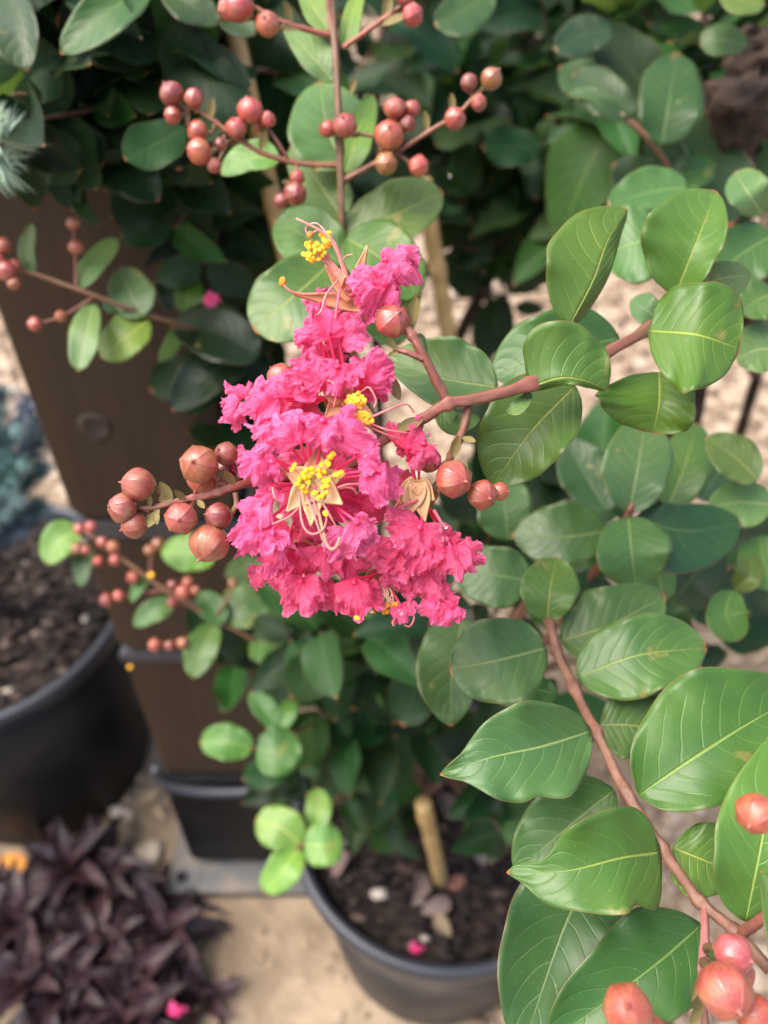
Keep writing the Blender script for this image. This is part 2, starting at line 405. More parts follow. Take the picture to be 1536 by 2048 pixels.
def stone_verts(rg, r, flat=0.65, sub=1):
    v, f = ICO[sub]
    off = Vector((rg.random()*50, rg.random()*50, rg.random()*50)); ang = rg.random()*6.28
    ca, sa = math.cos(ang), math.sin(ang); ex = 0.75+rg.random()*0.55; out = []
    for p in v:
        k = r*(1+0.55*noise.noise(p*1.3+off)); x, y, z = p.x*k*ex, p.y*k/ex, p.z*k*flat
        out.append((x*ca-y*sa, x*sa+y*ca, z))
    return out, f
ICO = {0: ico(0), 1: ico(1), 2: ico(2), 3: ico(3)}
POT_C = (0.060, 0.385); POT_L = (-0.478, 0.613)
def free(x, y, pad=0.0):
    if math.hypot(x-POT_C[0], y-POT_C[1]) < 0.125+pad: return False
    if math.hypot(x-POT_L[0], y-POT_L[1]) < 0.16+pad: return False
    if -0.29-pad < x < 0.02+pad and 0.38-pad < y < 0.62+pad: return False
    return True
rg = random.Random(11); tv = []; tf = []
templates = [[stone_verts(rg, 1.0, sub=s) for _ in range(24)] for s in (0, 1)]
cnt = 0
while cnt < 9000:
    y = 0.05 + 4.6*rg.random()**1.6; x = (rg.random()-0.5)*(1.0+1.5*y) + 0.1
    bare = -0.55 < x < 0.10 and y < 0.62        # swept strip of bare ground in front of the pots
    if bare and rg.random() < 0.97: continue
    if not free(x, y): continue
    r = (0.006+0.010*rg.random()**2)*(1 if y < 1.6 else 1.4)
    v, f = templates[1 if y < 0.9 else 0][rg.randrange(24)]
    b = len(tv); tv += [(x+p[0]*r, y+p[1]*r, r*0.35+p[2]*r) for p in v]; tf += [tuple(i+b for i in q) for q in f]; cnt += 1
tag(obj('gravel', tv, tf, M['stone'], origin=(0, 0, 0)), 'loose tan gravel spread over the ground', 'gravel', kind='stuff')

tv = []; tf = []
for k in range(5200):
    x = rg.uniform(-.6, .3); y = rg.uniform(-.02, .62)
    if not free(x, y) or noise.noise(Vector((x*6, y*6, 4)))+0.25*rg.random() < -0.05: continue
    r = 0.0008+0.0052*rg.random()**4; v, f = templates[0][rg.randrange(24)]
    b = len(tv); tv += [(x+p[0]*r, y+p[1]*r, r*0.3+p[2]*r) for p in v]; tf += [tuple(i+b for i in q) for q in f]
tag(obj('grit', tv, tf, M['stone'], origin=(0, 0, 0)), 'fine brown grit scattered over the bare sandy ground', 'grit', kind='stuff')

# ------------------------------------------------------------------ pots
def pot(name, c, r_top, r_bot, h, label, wall_mat, soil_drop, seed):
    root = empty(name, (c[0], c[1], 0)); tag(root, label, 'plant pot')
    rz = h-0.022
    V, F = lathe([(r_bot*0.2, 0.004), (r_bot-0.006, 0.004), (r_bot, 0.012), (r_top-0.004, rz), (r_top-0.0075, rz+0.001), (r_bot-0.004, 0.02), (0.01, 0.02)], 72, (c[0], c[1], 0))
    obj('wall', V, F, wall_mat, root, origin=(c[0], c[1], 0))
    V, F = lathe([(r_top-0.0075, rz-0.004), (r_top+0.001, rz-0.004), (r_top+0.006, rz), (r_top+0.0075, rz+0.014), (r_top+0.006, h-0.002), (r_top+0.003, h), (r_top-0.002, h-0.001), (r_top-0.005, h-0.006), (r_top-0.0075, rz-0.004)], 96, (c[0], c[1], 0))
    obj('rim', V, F, M['rim'], root, origin=(c[0], c[1], h))
    # soil
    zs = h-soil_drop; rs = r_top-0.010 - (r_top-r_bot)*soil_drop/h; V = []; F = []; nr, ns = 26, 64
    for i in range(nr):
        for j in range(ns):
            r = rs*max(i, 0.02)/(nr-1); a = 2*math.pi*j/ns; x, y = r*math.cos(a), r*math.sin(a)
            z = zs + 0.010*noise.noise(Vector((x*22, y*22, seed))) + 0.006*noise.noise(Vector((x*70, y*70, seed+3)))
            V.append((c[0]+x, c[1]+y, z))
    for i in range(nr-1):
        for j in range(ns):
            k = (j+1) % ns; F.append((i*ns+j, i*ns+k, (i+1)*ns+k, (i+1)*ns+j))
    obj('soil', V, F, M['soil'], root, origin=(c[0], c[1], zs))
    rg = random.Random(seed); V = []; F = []
    for _ in range(900):
        r = rs*0.97*math.sqrt(rg.random()); a = rg.random()*6.283; s = 0.0018+0.0045*rg.random()**2.2
        v, f = stone_verts(rg, s, 0.4+0.4*rg.random(), 0)
        sx = 1+1.6*rg.random()
        b = len(V); x0, y0 = c[0]+r*math.cos(a), c[1]+r*math.sin(a); z0 = zs+0.010*noise.noise(Vector(((x0-c[0])*22, (y0-c[1])*22, seed)))+0.003+0.003*rg.random()
        V += [(x0+p[0]*sx, y0+p[1], z0+p[2]) for p in v]; F += [tuple(i+b for i in q) for q in f]
    ch = obj('bark_chips', V, F, M['chips'], root, origin=(c[0], c[1], zs)); ch['kind'] = 'stuff'
    return root, zs
pot_c, ZC = pot('nursery_pot', POT_C, 0.146, 0.118, 0.290, 'dusty black plastic pot with dark soil holding the flowering shrub', M['pot'], 0.030, 3)
pot_l, ZL = pot('nursery_pot', POT_L, 0.170, 0.140, 0.335, 'large black plastic pot beside the brown post, holding the blue conifer', M['pot_black'], 0.022, 8)

# ------------------------------------------------------------------ brown post on its black foot and bolted plate
PX0, PX1, PY = -0.239, -0.112, 0.449
post = empty('brown_post', ((PX0+PX1)/2, PY+0.06, 0.02)); tag(post, 'tall brown post with dark bands and black foot bolted to a grey plate', 'post')
core = box(PX0+0.004, PX1-0.004, PY+0.007, PY+0.12, 0.03, 0.97); obj('core', *core, M['pot_black'], post, smooth=False)
for i, (z0, z1) in enumerate(((0.240, 0.444), (0.458, 0.604), (0.622, 0.974))):
    V, F = box(PX0, PX1, PY, PY+0.127, z0, z1, 0.016)
    obj('panel', V, F, M['post'], post, smooth=False)
for z0, z1 in ((0.445, 0.457), (0.605, 0.621)):
    V, F = box(PX0-0.003, PX1+0.003, PY-0.0025, PY+0.124, z0, z1, 0.005); obj('band', V, F, M['rim'], post, smooth=False)
V, F = box(PX0-0.004, PX1+0.004, PY-0.005, PY+0.130, 0.032, 0.236, 0.012); obj('foot', V, F, M['pot_black'], post, smooth=False)
# curved lip hanging in front of the foot's upper edge
lip = [(PX0-0.006, PY-0.004, 0.262), (PX0-0.004, PY-0.007, 0.243), (PX0+0.012, PY-0.010, 0.228), (PX0+0.045, PY-0.011, 0.220), (PX0+0.085, PY-0.011, 0.221), (PX1-0.010, PY-0.010, 0.230), (PX1+0.004, PY-0.006, 0.250)]
V, F = tube([Vector(p) for p in spline(lip, 40)], 0.0062, 10); obj('lip', V, F, M['rim'], post)
V, F = box(PX0-0.032, PX1+0.10, PY-0.038, PY+0.16, 0.004, 0.018); obj('base_plate', V, F, M['steel'], post, smooth=False)
for bx_, by_ in ((PX0-0.017, PY-0.020), (PX0-0.017, PY+0.14), (PX1+0.03, PY-0.020)):
    V, F = lathe([(0.0001, 0.026), (0.005, 0.0255), (0.0068, 0.023), (0.0068, 0.018)], 6, (bx_, by_, 0)); obj('bolt', V, F, M['pot_black'], post, smooth=False)
# dark knot in the top panel, a shallow dished ring set on the face
kx, kz = -0.2005, 0.712
V = []; F = []
for i, (r, d) in enumerate(((0.0115, 0.0004), (0.0100, 0.0016), (0.0080, 0.0016), (0.0055, 0.0006), (0.0002, 0.0005))):
    for j in range(24):
        a = 2*math.pi*j/24; rr = r*(1+0.08*math.sin(3*a+i)); V.append((kx+rr*math.cos(a), PY-d, kz+rr*1.1*math.sin(a)))
for i in range(4):
    for j in range(24): F.append((i*24+j, i*24+(j+1) % 24, (i+1)*24+(j+1) % 24, (i+1)*24+j))
obj('knot', V, F, simple('dark_knot', (0.022, 0.015, 0.011), (0.05, 0.034, 0.024), 120, 0.7), post)

# ------------------------------------------------------------------ leaves
G1 = (0.062, 0.165, 0.034); G2 = (0.046, 0.150, 0.032); G3 = (0.031, 0.106, 0.026); G4 = (0.018, 0.068, 0.020); G5 = (0.095, 0.25, 0.045); G6 = (0.080, 0.20, 0.065)
def wprof(u, a, b):
    um = a/(a+b); return (u**a*(1-u)**b)/(um**a*(1-um)**b)
def leaf(parent, mid, wl, wr, sl=0.25, sr=0.25, col=G1, a=0.55, b=0.75, tilt=0.45, wave=0.12, k=1.3, nu=26, nv=8, stalk=True, curl=0.0, seed=None, gloss=0.42, ed=()):
    """a leaf blade: mid = picture points (px, py, z) from stalk to tip, wl / wr = half widths in pixels on the left / right
    of the way from base to tip, sl / sr = how far each half rises towards the viewer"""
    rg = random.Random(seed if seed is not None else int(mid[0][0]*31+mid[-1][1]*7+wl))
    p0 = mid[0]; z0 = p0[2]
    pts = spline([(q[0], q[1], q[2] - (q[1]-p0[1])*tilt*z0/FPX) for q in mid], nu)
    V = []; F = []; UV = []; ph = rg.random()*6.28; ph2 = rg.random()*6.28
    L = sum(math.hypot(pts[i+1][0]-pts[i][0], pts[i+1][1]-pts[i][1]) for i in range(nu-1))
    for i in range(nu):
        u = i/(nu-1); q0 = pts[max(i-1, 0)]; q1 = pts[min(i+1, nu-1)]
        t = np.array([q1[0]-q0[0], q1[1]-q0[1]]); t /= max(1e-6, np.hypot(*t)); pl = (t[1], -t[0])
        w = wprof(min(max(u, 0.002), 0.9985), a, b)
        for j in range(-nv, nv+1):
            s = j/nv; side = -1 if s < 0 else 1       # s<0: left
            ww = (wl if s < 0 else wr)*w*(1+sum(e[2]*math.exp(-((u-e[1])/e[3])**2) for e in ed if e[0] == side)); sp = sl if s < 0 else sr
            av = abs(s); edge = 1+(0.012*math.sin(23*u+ph+side)+0.055*math.sin(8.5*u+ph2*side+1.7*side)*math.sin(math.pi*u))*av
            x = pts[i][0] + pl[0]*ww*av*(-side)*edge; y = pts[i][1] + pl[1]*ww*av*(-side)*edge
            z = pts[i][2]; mpp = z/FPX
            d = sp*ww*(av**1.4) + wave*max(wl, wr)*av*av*w*math.sin(k*6.28*u+ph+(1.3 if s < 0 else 0)) + 0.35*wave*max(wl, wr)*av**2*math.sin(3.1*k*6.28*u+ph2+side)
            d -= curl*L*max(0, u-0.45)**2*(1) ; d -= 0.04*L*(u-0.4)**2
            z2 = z - (d + (-(y-pts[i][1]))*0*tilt)*mpp - (y-pts[i][1])*tilt*mpp
            V.append(P(x, y, z2)); UV.append((u, 0.5+0.5*s))
    m = 2*nv+1
    for i in range(nu-1):
        for j in range(m-1): F.append((i*m+j, (i+1)*m+j, (i+1)*m+j+1, i*m+j+1))
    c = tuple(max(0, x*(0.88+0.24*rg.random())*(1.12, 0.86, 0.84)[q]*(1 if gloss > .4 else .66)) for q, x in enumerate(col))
    o = obj('leaf', V, F, M['leaf'], parent, origin=V[nv], uv=UV, color=c); o.color[3] = gloss
    so_ = o.modifiers.new('thickness', 'SOLIDIFY'); so_.thickness = 0.00022; so_.offset = -1
    return o

def leaf_template(seed, a, b, asp, cup, bend, wave, nu=13, nv=4):
    """a unit-long leaf along +Y, upper side +Z, to be placed many times"""
    rg = random.Random(seed); V = []; F = []; UV = []; ph = rg.random()*6.28; ph2 = rg.random()*6.28; sk = (rg.random()-0.5)*0.25
    for i in range(nu):
        u = i/(nu-1); w = wprof(min(max(u, 0.003), 0.997), a, b)*asp
        for j in range(-nv, nv+1):
            s = j/nv
            z = cup*abs(s)**1.4*w - bend*(u-0.1)**2 + wave*s*s*math.sin(9*u+ph+(2 if s < 0 else 0))*w
            V.append((s*w + sk*u*u*0.5, u + 0.0*s, z)); UV.append((u, 0.5+0.5*s))
    m = 2*nv+1
    for i in range(nu-1):
        for j in range(m-1): F.append((i*m+j, i*m+j+1, (i+1)*m+j+1, (i+1)*m+j))
    return meshdata('leaf', V, F, M['leaf'], UV)
LT = [leaf_template(s, *p) for s, p in enumerate([(0.55, 0.6, 0.31, 0.25, 0.15, 0.15), (0.6, 0.75, 0.29, 0.35, 0.30, 0.2), (0.5, 0.5, 0.36, 0.15, 0.05, 0.12), (0.55, 0.8, 0.27, 0.45, 0.4, 0.25), (0.65, 0.6, 0.32, 0.1, -0.15, 0.2), (0.6, 0.7, 0.30, 0.3, 0.5, 0.2), (0.7, 1.0, 0.24, 0.6, 0.25, 0.3), (0.5, 0.6, 0.34, -0.25, 0.35, 0.3), (0.6, 0.9, 0.27, 0.7, -0.2, 0.35)])]

def stem(parent, name, pts, r0, r1, col=(0.23, 0.075, 0.055), seg=16, wob=0.30, n=None, nodes=()):
    """tapered stem through picture points (px, py, z); radii in metres"""
    n = n or max(12, len(pts)*9)
    sp = spline(pts, n); wp = [P(*q) for q in sp]
    rad = []
    for i in range(n):
        u = i/(n-1); r = r0+(r1-r0)*u
        for nd in nodes: r *= 1+0.42*math.exp(-((u-nd)/0.014)**2)
        rad.append(r)
    V, F = tube(wp, rad, seg, wob, ridge=0.10)
    return obj(name, V, F, M['stem'], parent, origin=wp[0], color=col)

# ------------------------------------------------------------------ buds
def bud_template(seed, hexa=0.9, long=1.0):
    """six-sided bud: faceted conical cap with a nib, knobs on the shoulder, rounded calyx below"""
    V = []; F = []; ns = 54; rg = random.Random(seed)
    prof = [(0.0, 1.17), (0.045, 1.155), (0.07, 1.07), (0.105, 0.985), (0.21, 0.945), (0.36, 0.89), (0.51, 0.81), (0.65, 0.70), (0.78, 0.565), (0.885, 0.41), (0.955, 0.25), (0.99, 0.11), (1.0, -0.03), (0.985, -0.17), (0.95, -0.32), (0.88, -0.48), (0.78, -0.63), (0.65, -0.77), (0.50, -0.88), (0.36, -0.96), (0.24, -1.03), (0.0, -1.05)]
    lean = (rg.uniform(-.06, .06), rg.uniform(-.06, .06))
    for r, z in prof:
        k = hexa*(1.0 if z > 0.05 else max(0.0, 1-(0.05-z)/0.75))*(1 if r > 0.12 else r/0.12)
        for j in range(ns):
            an = 2*math.pi*j/ns
            m = (an % (math.pi/3))-math.pi/6; poly = 0.905+0.075*((m/(math.pi/6))**2)+0.02*(m/(math.pi/6))**4
            ridge = math.exp(-((abs(m)-math.pi/6)/0.07)**2)
            rr = r*(1-k+k*poly)*(1.0+0.07*k)
            rr += 0.05*ridge*math.exp(-((z-0.20)/0.085)**2) + 0.022*ridge*(1 if 0.3 < z < 0.93 else 0)
            rr *= 1+0.035*noise.noise(Vector((math.cos(an)*1.6, math.sin(an)*1.6, z*1.6+seed*7)))
            V.append((rr*math.sin(an)+lean[0]*z*0.6, rr*math.cos(an)+lean[1]*z*0.6, z*long))
    nr = len(prof)
    for i in range(nr-1):
        for j in range(ns):
            k = (j+1) % ns; F.append((i*ns+j, (i+1)*ns+j, (i+1)*ns+k, i*ns+k))
    return meshdata('bud', V, F, M['bud'])
BT = [bud_template(1, 0.85, 0.90), bud_template(2, 0.5, 0.97), bud_template(3, 0.7, 1.0)]
def bract_mesh():
    V = []; F = []
    for i in range(9):
        u = i/8; w = 0.22*math.sin(math.pi*min(1, u*0.93+0.03))**0.8
        for j in range(-2, 3):
            s = j/2; V.append((s*w, u, 0.22*u*u+0.5*w*s*s))
    for i in range(8):
        for j in range(4): F.append((i*5+j, i*5+j+1, (i+1)*5+j+1, (i+1)*5+j))
    return meshdata('bract', V, F, M['bract'])
BR = bract_mesh()
BC = [(0.40, 0.075, 0.060), (0.48, 0.11, 0.085), (0.24, 0.04, 0.04), (0.44, 0.13, 0.08), (0.52, 0.10, 0.10), (0.34, 0.15, 0.065)]
def bud(parent, px, py, z, d, ax, root=None, col=None, var=None, rg=rnd, tpl=None):
    """one flower bud of d pixels, nib pointing along ax = (right, up, towards viewer); root = picture point where its stalk starts"""
    r = d/2*z/FPX; c = P(px, py, z); a = camdir(*ax)
    rot = frame(a.cross(Vector((0.3, 0.5, 0.81))).normalized(), a)
    # z axis is the nib axis, spun at random about itself
    rot = axes(rot.col[0], a.cross(rot.col[0]).normalized(), a) @ Matrix.Rotation(rg.random()*6.28, 3, 'Z')
    col = tuple(x*k_*rg.uniform(.85, 1.15) for x, k_ in zip(col or rg.choice(BC), (0.68, 0.53, 0.46)))
    o = inst('bud', BT[tpl if tpl is not None else rg.randrange(3)], parent, c, rot, r*0.98, col)
    if root is not None:
        b = c - a*r*0.85; e = P(*root); m = (b+e)*0.5 - a*r*0.35
        V, F = tube([Vector(q) for q in spline([tuple(e), tuple(m), tuple(b)], 9)], [r*0.17+0.00012]*7+[r*0.26, r*0.36], 7)
        obj('pedicel', V, F, M['stem'], parent, origin=e, color=(0.17, 0.12, 0.05))
    return o

# ------------------------------------------------------------------ the flowering shrub
S0 = Vector((POT_C[0]+0.0, POT_C[1]+0.03, ZC-0.01))
myr = empty('crape_myrtle', S0)
tag(myr, 'pink flowering shrub with ruffled blooms, red buds and rounded green leaves', 'shrub')
def wood(pts, r0, r1, col=(0.20, 0.11, 0.075), name='stem'):
    sp = [Vector(q) for q in spline([tuple(p) for p in pts], 30)]
    V, F = tube(sp, [r0+(r1-r0)*i/29 for i in range(30)], 9, 0.2)
    return obj(name, V, F, M['stem'], myr, origin=sp[0], color=col)
hub = [S0+Vector(d) for d in ((-0.02, 0.0, 0.0), (0.015, 0.01, 0), (0.03, -0.015, 0), (0.0, 0.025, 0), (-0.03, 0.02, 0))]

# --- flowering shoot coming in from the right
fs = stem(myr, 'shoot', [(1330, 640, 0.262), (1300, 657, 0.232), (1180, 722, 0.215), (1060, 768, 0.206), (960, 797, 0.202), (895, 808, 0.200), (845, 838, 0.202), (780, 872, 0.205), (720, 915, 0.207), (680, 960, 0.21), (650, 1050, 0.212)], 0.0017, 0.0012, nodes=(0.1, 0.3, 0.5))
leafs = [
 ([(1298, 662, .216), (1395, 671, .208), (1478, 698, .212)], 112, 116, .12, .15, (0.055, 0.150, 0.020), .50, .46),
 ([(1318, 745, .232), (1318, 805, .230), (1306, 866, .236)], 78, 128, .5, .3, (0.055, 0.150, 0.018), .42, .38),
 ([(1350, 592, .238), (1395, 480, .226), (1432, 383, .232)], 108, 52, .25, .85, (0.055, 0.155, 0.024), .50, .55),
 ([(1138, 652, .218), (1186, 560, .212), (1215, 480, .211), (1254, 418, .214)], 104, 26, .3, -1.6, (0.050, 0.145, 0.018), .55, .75),
 ([(1062, 774, .206), (1120, 757, .202), (1170, 762, .203), (1214, 780, .207)], 112, 14, .5, -1.3, (0.060, 0.165, 0.026), .30, .60),
 ([(1238, 676, .243), (1110, 708, .240), (983, 752, .246)], 62, 92, .25, .3, G2, .6, .7),
 ([(995, 776, .222), (885, 757, .224), (770, 716, .23)], 55, 86, .3, .5, G2, .55, .75),
 ([(1150, 772, .222), (1060, 866, .222), (985, 972, .232)], 80, 105, .35, .15, (0.040, 0.120, 0.020), .6, .7),
 ([(1010, 822, .206), (1030, 812, .204), (1062, 786, .207)], 10, 20, .3, .9, G6, .7, .5),
 ([(1400, 572, .248), (1450, 556, .245), (1500, 552, .250)], 36, 46, .2, .4, G1, .5, .6),
 ([(1525, 430, .31), (1495, 385, .30), (1470, 345, .31)], 42, 50, .2, .2, G6, .5, .5),
 ([(1545, 470, .31), (1480, 510, .31), (1415, 560, .31)], 65, 60, .1, .3, G3, .5, .6),
 ([(1345, 455, .30), (1270, 485, .30), (1200, 510, .31)], 80, 75, .1, .2, G2, .5, .5),
 ([(1375, 375, .35), (1300, 385, .35), (1215, 410, .35)], 36, 50, .1, .2, G2, .5, .6),
 ([(1545, 590, .30), (1515, 600, .30), (1480, 625, .30)], 45, 40, .1, .2, G2, .5, .6),
 ([(1320, 640, .262), (1290, 620, .260), (1262, 600, .265)], 28, 34, .1, .2, G6, .5, .6),
 ([(1560, 700, .30), (1515, 700, .30), (1470, 720, .30)], 50, 55, .1, .2, G6, .5, .6),
 ([(870, 800, .212), (905, 850, .214), (960, 838, .22)], 26, 20, .2, .2, G1, .5, .6),
 ([(838, 668, .212), (845, 690, .210), (850, 730, .213)], 10, 8, .4, .4, G3, .5, .7),
]
for lf in leafs: leaf(fs, lf[0], lf[1], lf[2], lf[3], lf[4], lf[5], lf[6], lf[7])
sa = stem(myr, 'flower_stalk', [(897, 806, .2005), (868, 752, .198), (838, 695, .196), (812, 655, .197), (780, 625, .199), (740, 608, .201)], 0.0012, 0.0008, nodes=(0.5,))
stem(myr, 'flower_stalk', [(846, 718, .1965), (815, 705, .196), (788, 698, .197)], 0.0008, 0.0006)
sb = stem(myr, 'flower_stalk', [(938, 812, .2025), (922, 870, .203), (900, 915, .205), (880, 960, .208), (850, 1000, .208)], 0.0011, 0.0008)
sg = stem(myr, 'flower_stalk', [(680, 960, .209), (560, 955, .206), (480, 970, .198), (420, 990, .196), (365, 1000, .195), (300, 1015, .195), (262, 1012, .195)], 0.0013, 0.0006, col=(0.24, 0.055, 0.045), nodes=(0.45, 0.6))
# buds of the open cluster
for b in [(785, 640, .197, 74, (.35, .25, .9), (815, 662, .199), 0), (908, 958, .196, 76, (.55, -.15, .8), (892, 925, .204), 2), (965, 990, .199, 62, (.4, -.3, .85), (905, 950, .206), 0), (1000, 983, .203, 38, (.8, 0, .6), (940, 975, .206), 1), (858, 920, .205, 52, (.5, .1, .8), (890, 935, .206), 1),
          (560, 752, .208, 54, (-.5, .5, .6), (640, 800, .21), 1)]: bud(sb if b[0] > 800 else sa, *b[:6], tpl=b[6])
for b in [(398, 929, .193, 78, (-.12, .05, 1), (470, 965, .197), 0, BC[3]), (452, 907, .197, 48, (-.4, .25, .8), (480, 958, .199), 1, (0.24, 0.07, 0.055)), (450, 945, .203, 60, (-.3, -.5, .6), (480, 965, .2), 1, BC[2]),
          (276, 969, .193, 68, (-.85, .12, .5), (322, 1000, .195), 2, (0.40, 0.10, 0.08)), (244, 1016, .193, 62, (-.65, .1, .75), (290, 1014, .195), 0, (0.36, 0.09, 0.07)), (268, 1050, .195, 56, (-.8, -.35, .5), (292, 1018, .195), 1, (0.34, 0.09, 0.07)),
          (362, 1037, .191, 66, (.05, -.12, 1), (392, 998, .195), 0, BC[1]), (436, 1032, .193, 56, (-.75, .1, .6), (470, 985, .197), 2, (0.20, 0.045, 0.04)), (418, 1087, .193, 80, (-.35, -.75, .45), (455, 1030, .199), 2, (0.36, 0.15, 0.10)), (405, 958, .204, 66, (-.3, -.6, .4), (465, 975, .199), 1, BC[3])]:
    bud(sg, *b[:6], col=b[7], tpl=b[6])
def bract(parent, px, py, z, L, d, nrm=(0, .3, 1)):
    inst('bract', BR, parent, P(px, py, z), frame(camdir(*d), camdir(*nrm)), L*z/FPX)
for b in [(345, 998, .194, 42, (-.55, .8, .2)), (372, 1000, .194, 34, (-.6, .5, .5)), (318, 1018, .193, 44, (-.35, -.9, .3)), (310, 1020, .193, 36, (.3, -.9, .4)), (395, 1000, .194, 30, (.6, -.6, .4)), (470, 968, .195, 40, (-.5, .6, .5)),
          (345, 998, .193, 30, (-.8, -.2, .5)), (300, 1012, .194, 28, (.2, .9, .4))]: bract(sg, *b)
for b in [(905, 915, .203, 48, (.25, .9, .3)), (925, 875, .202, 36, (.5, -.3, .4)), (818, 655, .199, 60, (.25, .9, .2)), (825, 668, .199, 50, (.3, -.8, .2)), (795, 700, .196, 34, (-.8, .5, .3)), (790, 700, .196, 30, (-.5, .8, .3)), (795, 703, .196, 28, (-.6, -.5, .4)),
          (800, 800, .2, 56, (-.5, .9, .2)), (845, 838, .2, 60, (-.9, -.5, .2))]: bract(sa, *b)

# --- petals
def petal_template(seed, spread=1.75, ruff=1.0, nu=32, nv=320):
    """crepe-like limb: a fan from the claw whose rim is far too long for its width, so that it crumples into ruffles"""
    rg = random.Random(seed); V = []; F = []; UV = []
    o = rg.random()*60; N1 = lambda x, y=0.0, z=0.0: noise.noise(Vector((x+o, y+seed*1.37, z+o*0.5)))
    p = [rg.random()*6.28 for _ in range(6)]
    for j in range(nv):
        t = -1+2*j/(nv-1); f0 = t*spread
        fr_ = max(-.30, min(.13, 0.42*N1(f0*1.3, 3) + 0.30*N1(f0*2.7, 5))) + 0.07*N1(f0*9, 7) + 0.07*N1(f0*30, 9)
        notch = -0.10*math.exp(-((f0-0.25*math.sin(p[0]))/0.16)**2)*rg.random()
        for i in range(nu):
            r = i/(nu-1); f = f0 + 0.34*r*N1(f0*1.4, r*1.6, 2)
            R = (1.0-0.10*abs(t)**3)*(1-0.5*abs(t)**9) + fr_*r**2*(1-0.6*abs(t)**6)
            rr = r*R; x = rr*math.sin(f)*0.88; y = rr*math.cos(f)
            q = r**1.15
            # ruffles: folds running out from the claw, finer towards the rim
            z = ruff*(0.70*q*N1(f*0.9, r*0.9, 11) + 0.46*q*N1(f*1.9, r*1.8, 13) + 0.20*r**2.0*N1(f*4.6, r*3.0, 15) + 0.07*r**3*N1(f*12, r*4.0, 17) + 0.15*r**6*N1(f*30, r*5, 19))
            z += ruff*r*(0.30*N1(x*2.2, y*2.2, 21) + 0.17*N1(x*5.0, y*5.0, 23) + 0.07*N1(x*11, y*11, 25) + 0.04*N1(x*22, y*22, 26))
            z -= 0.26*r**2.4 + 0.08*r*r*t*t
            tw = 0.16*r**2*N1(f*3.2, r*2, 27) + 0.08*r**3*N1(f*8, r*3, 29) + 0.025*r**4*N1(f*22, r*3, 30)
            rad = 0.16*r**3*N1(f*3.2, r, 31) + 0.04*r**5*N1(f*22, r*2, 33)
            roll = max(0.0, r-0.70)*(0.5+2.6*N1(f*2.4, 0, 35)); roll = max(0.0, roll)
            x += math.cos(f)*tw + math.sin(f)*(rad-roll*0.42); y += -math.sin(f)*tw + math.cos(f)*(rad-roll*0.42); z -= roll*0.45
            V.append((x, y, z)); UV.append((r, 0.5+0.5*t))
    for j in range(nv-1):
        for i in range(nu-1): F.append((j*nu+i, (j+1)*nu+i, (j+1)*nu+i+1, j*nu+i+1)[::-1])
    return meshdata('petal', V, F, M['petal'], UV)
PT = [petal_template(s, 1.55+0.6*(s % 4)/3, 0.70+0.14*(s % 3)) for s in range(14)]
PINK = (0.99, 0.13, 0.32); MAG = (0.99, 0.15, 0.37); CORAL = (0.98, 0.11, 0.25)
def anther_mesh():
    V = []; F = []; nr, ns = 7, 9
    for i in range(nr):
        th = math.pi*i/(nr-1)
        for j in range(ns):
            a = 2*math.pi*j/ns; x, y, z = math.sin(th)*math.cos(a), math.cos(th)*1.5, math.sin(th)*math.sin(a)
            V.append((x*(1+0.25*math.cos(2*a)), y, z*0.75 - 0.35*max(0, z)*math.exp(-(x/0.35)**2)))
    for i in range(nr-1):
        for j in range(ns):
            k = (j+1) % ns; F.append((i*ns+j, i*ns+k, (i+1)*ns+k, (i+1)*ns+j))
    return meshdata('anther', V, F, M['anther'])
AN = anther_mesh()
def filament(parent, pts, r=0.00026, col=(0.72, 0.17, 0.18), r1=None):
    sp = [P(*q) for q in spline(pts, 18)]
    V, F = tube(sp, [r+((r1 or r*0.75)-r)*i/17 for i in range(18)], 6)
    return obj('filament', V, F, M['filament'], parent, origin=sp[0], color=col)
def anther(parent, px, py, z, d=15, rg=rnd, col=None):
    rot = frame(camdir(rg.uniform(-1, 1), rg.uniform(-1, 1), rg.uniform(-.4, .4)), camdir(rg.uniform(-.5, .5), rg.uniform(-.2, .6), 1))
    inst('anther', AN, parent, P(px, py, z), rot, d/2*z/FPX*0.72, col or rg.choice([(0.90, 0.55, 0.02), (0.92, 0.62, 0.04), (0.88, 0.42, 0.015)]))
pr = random.Random(5)
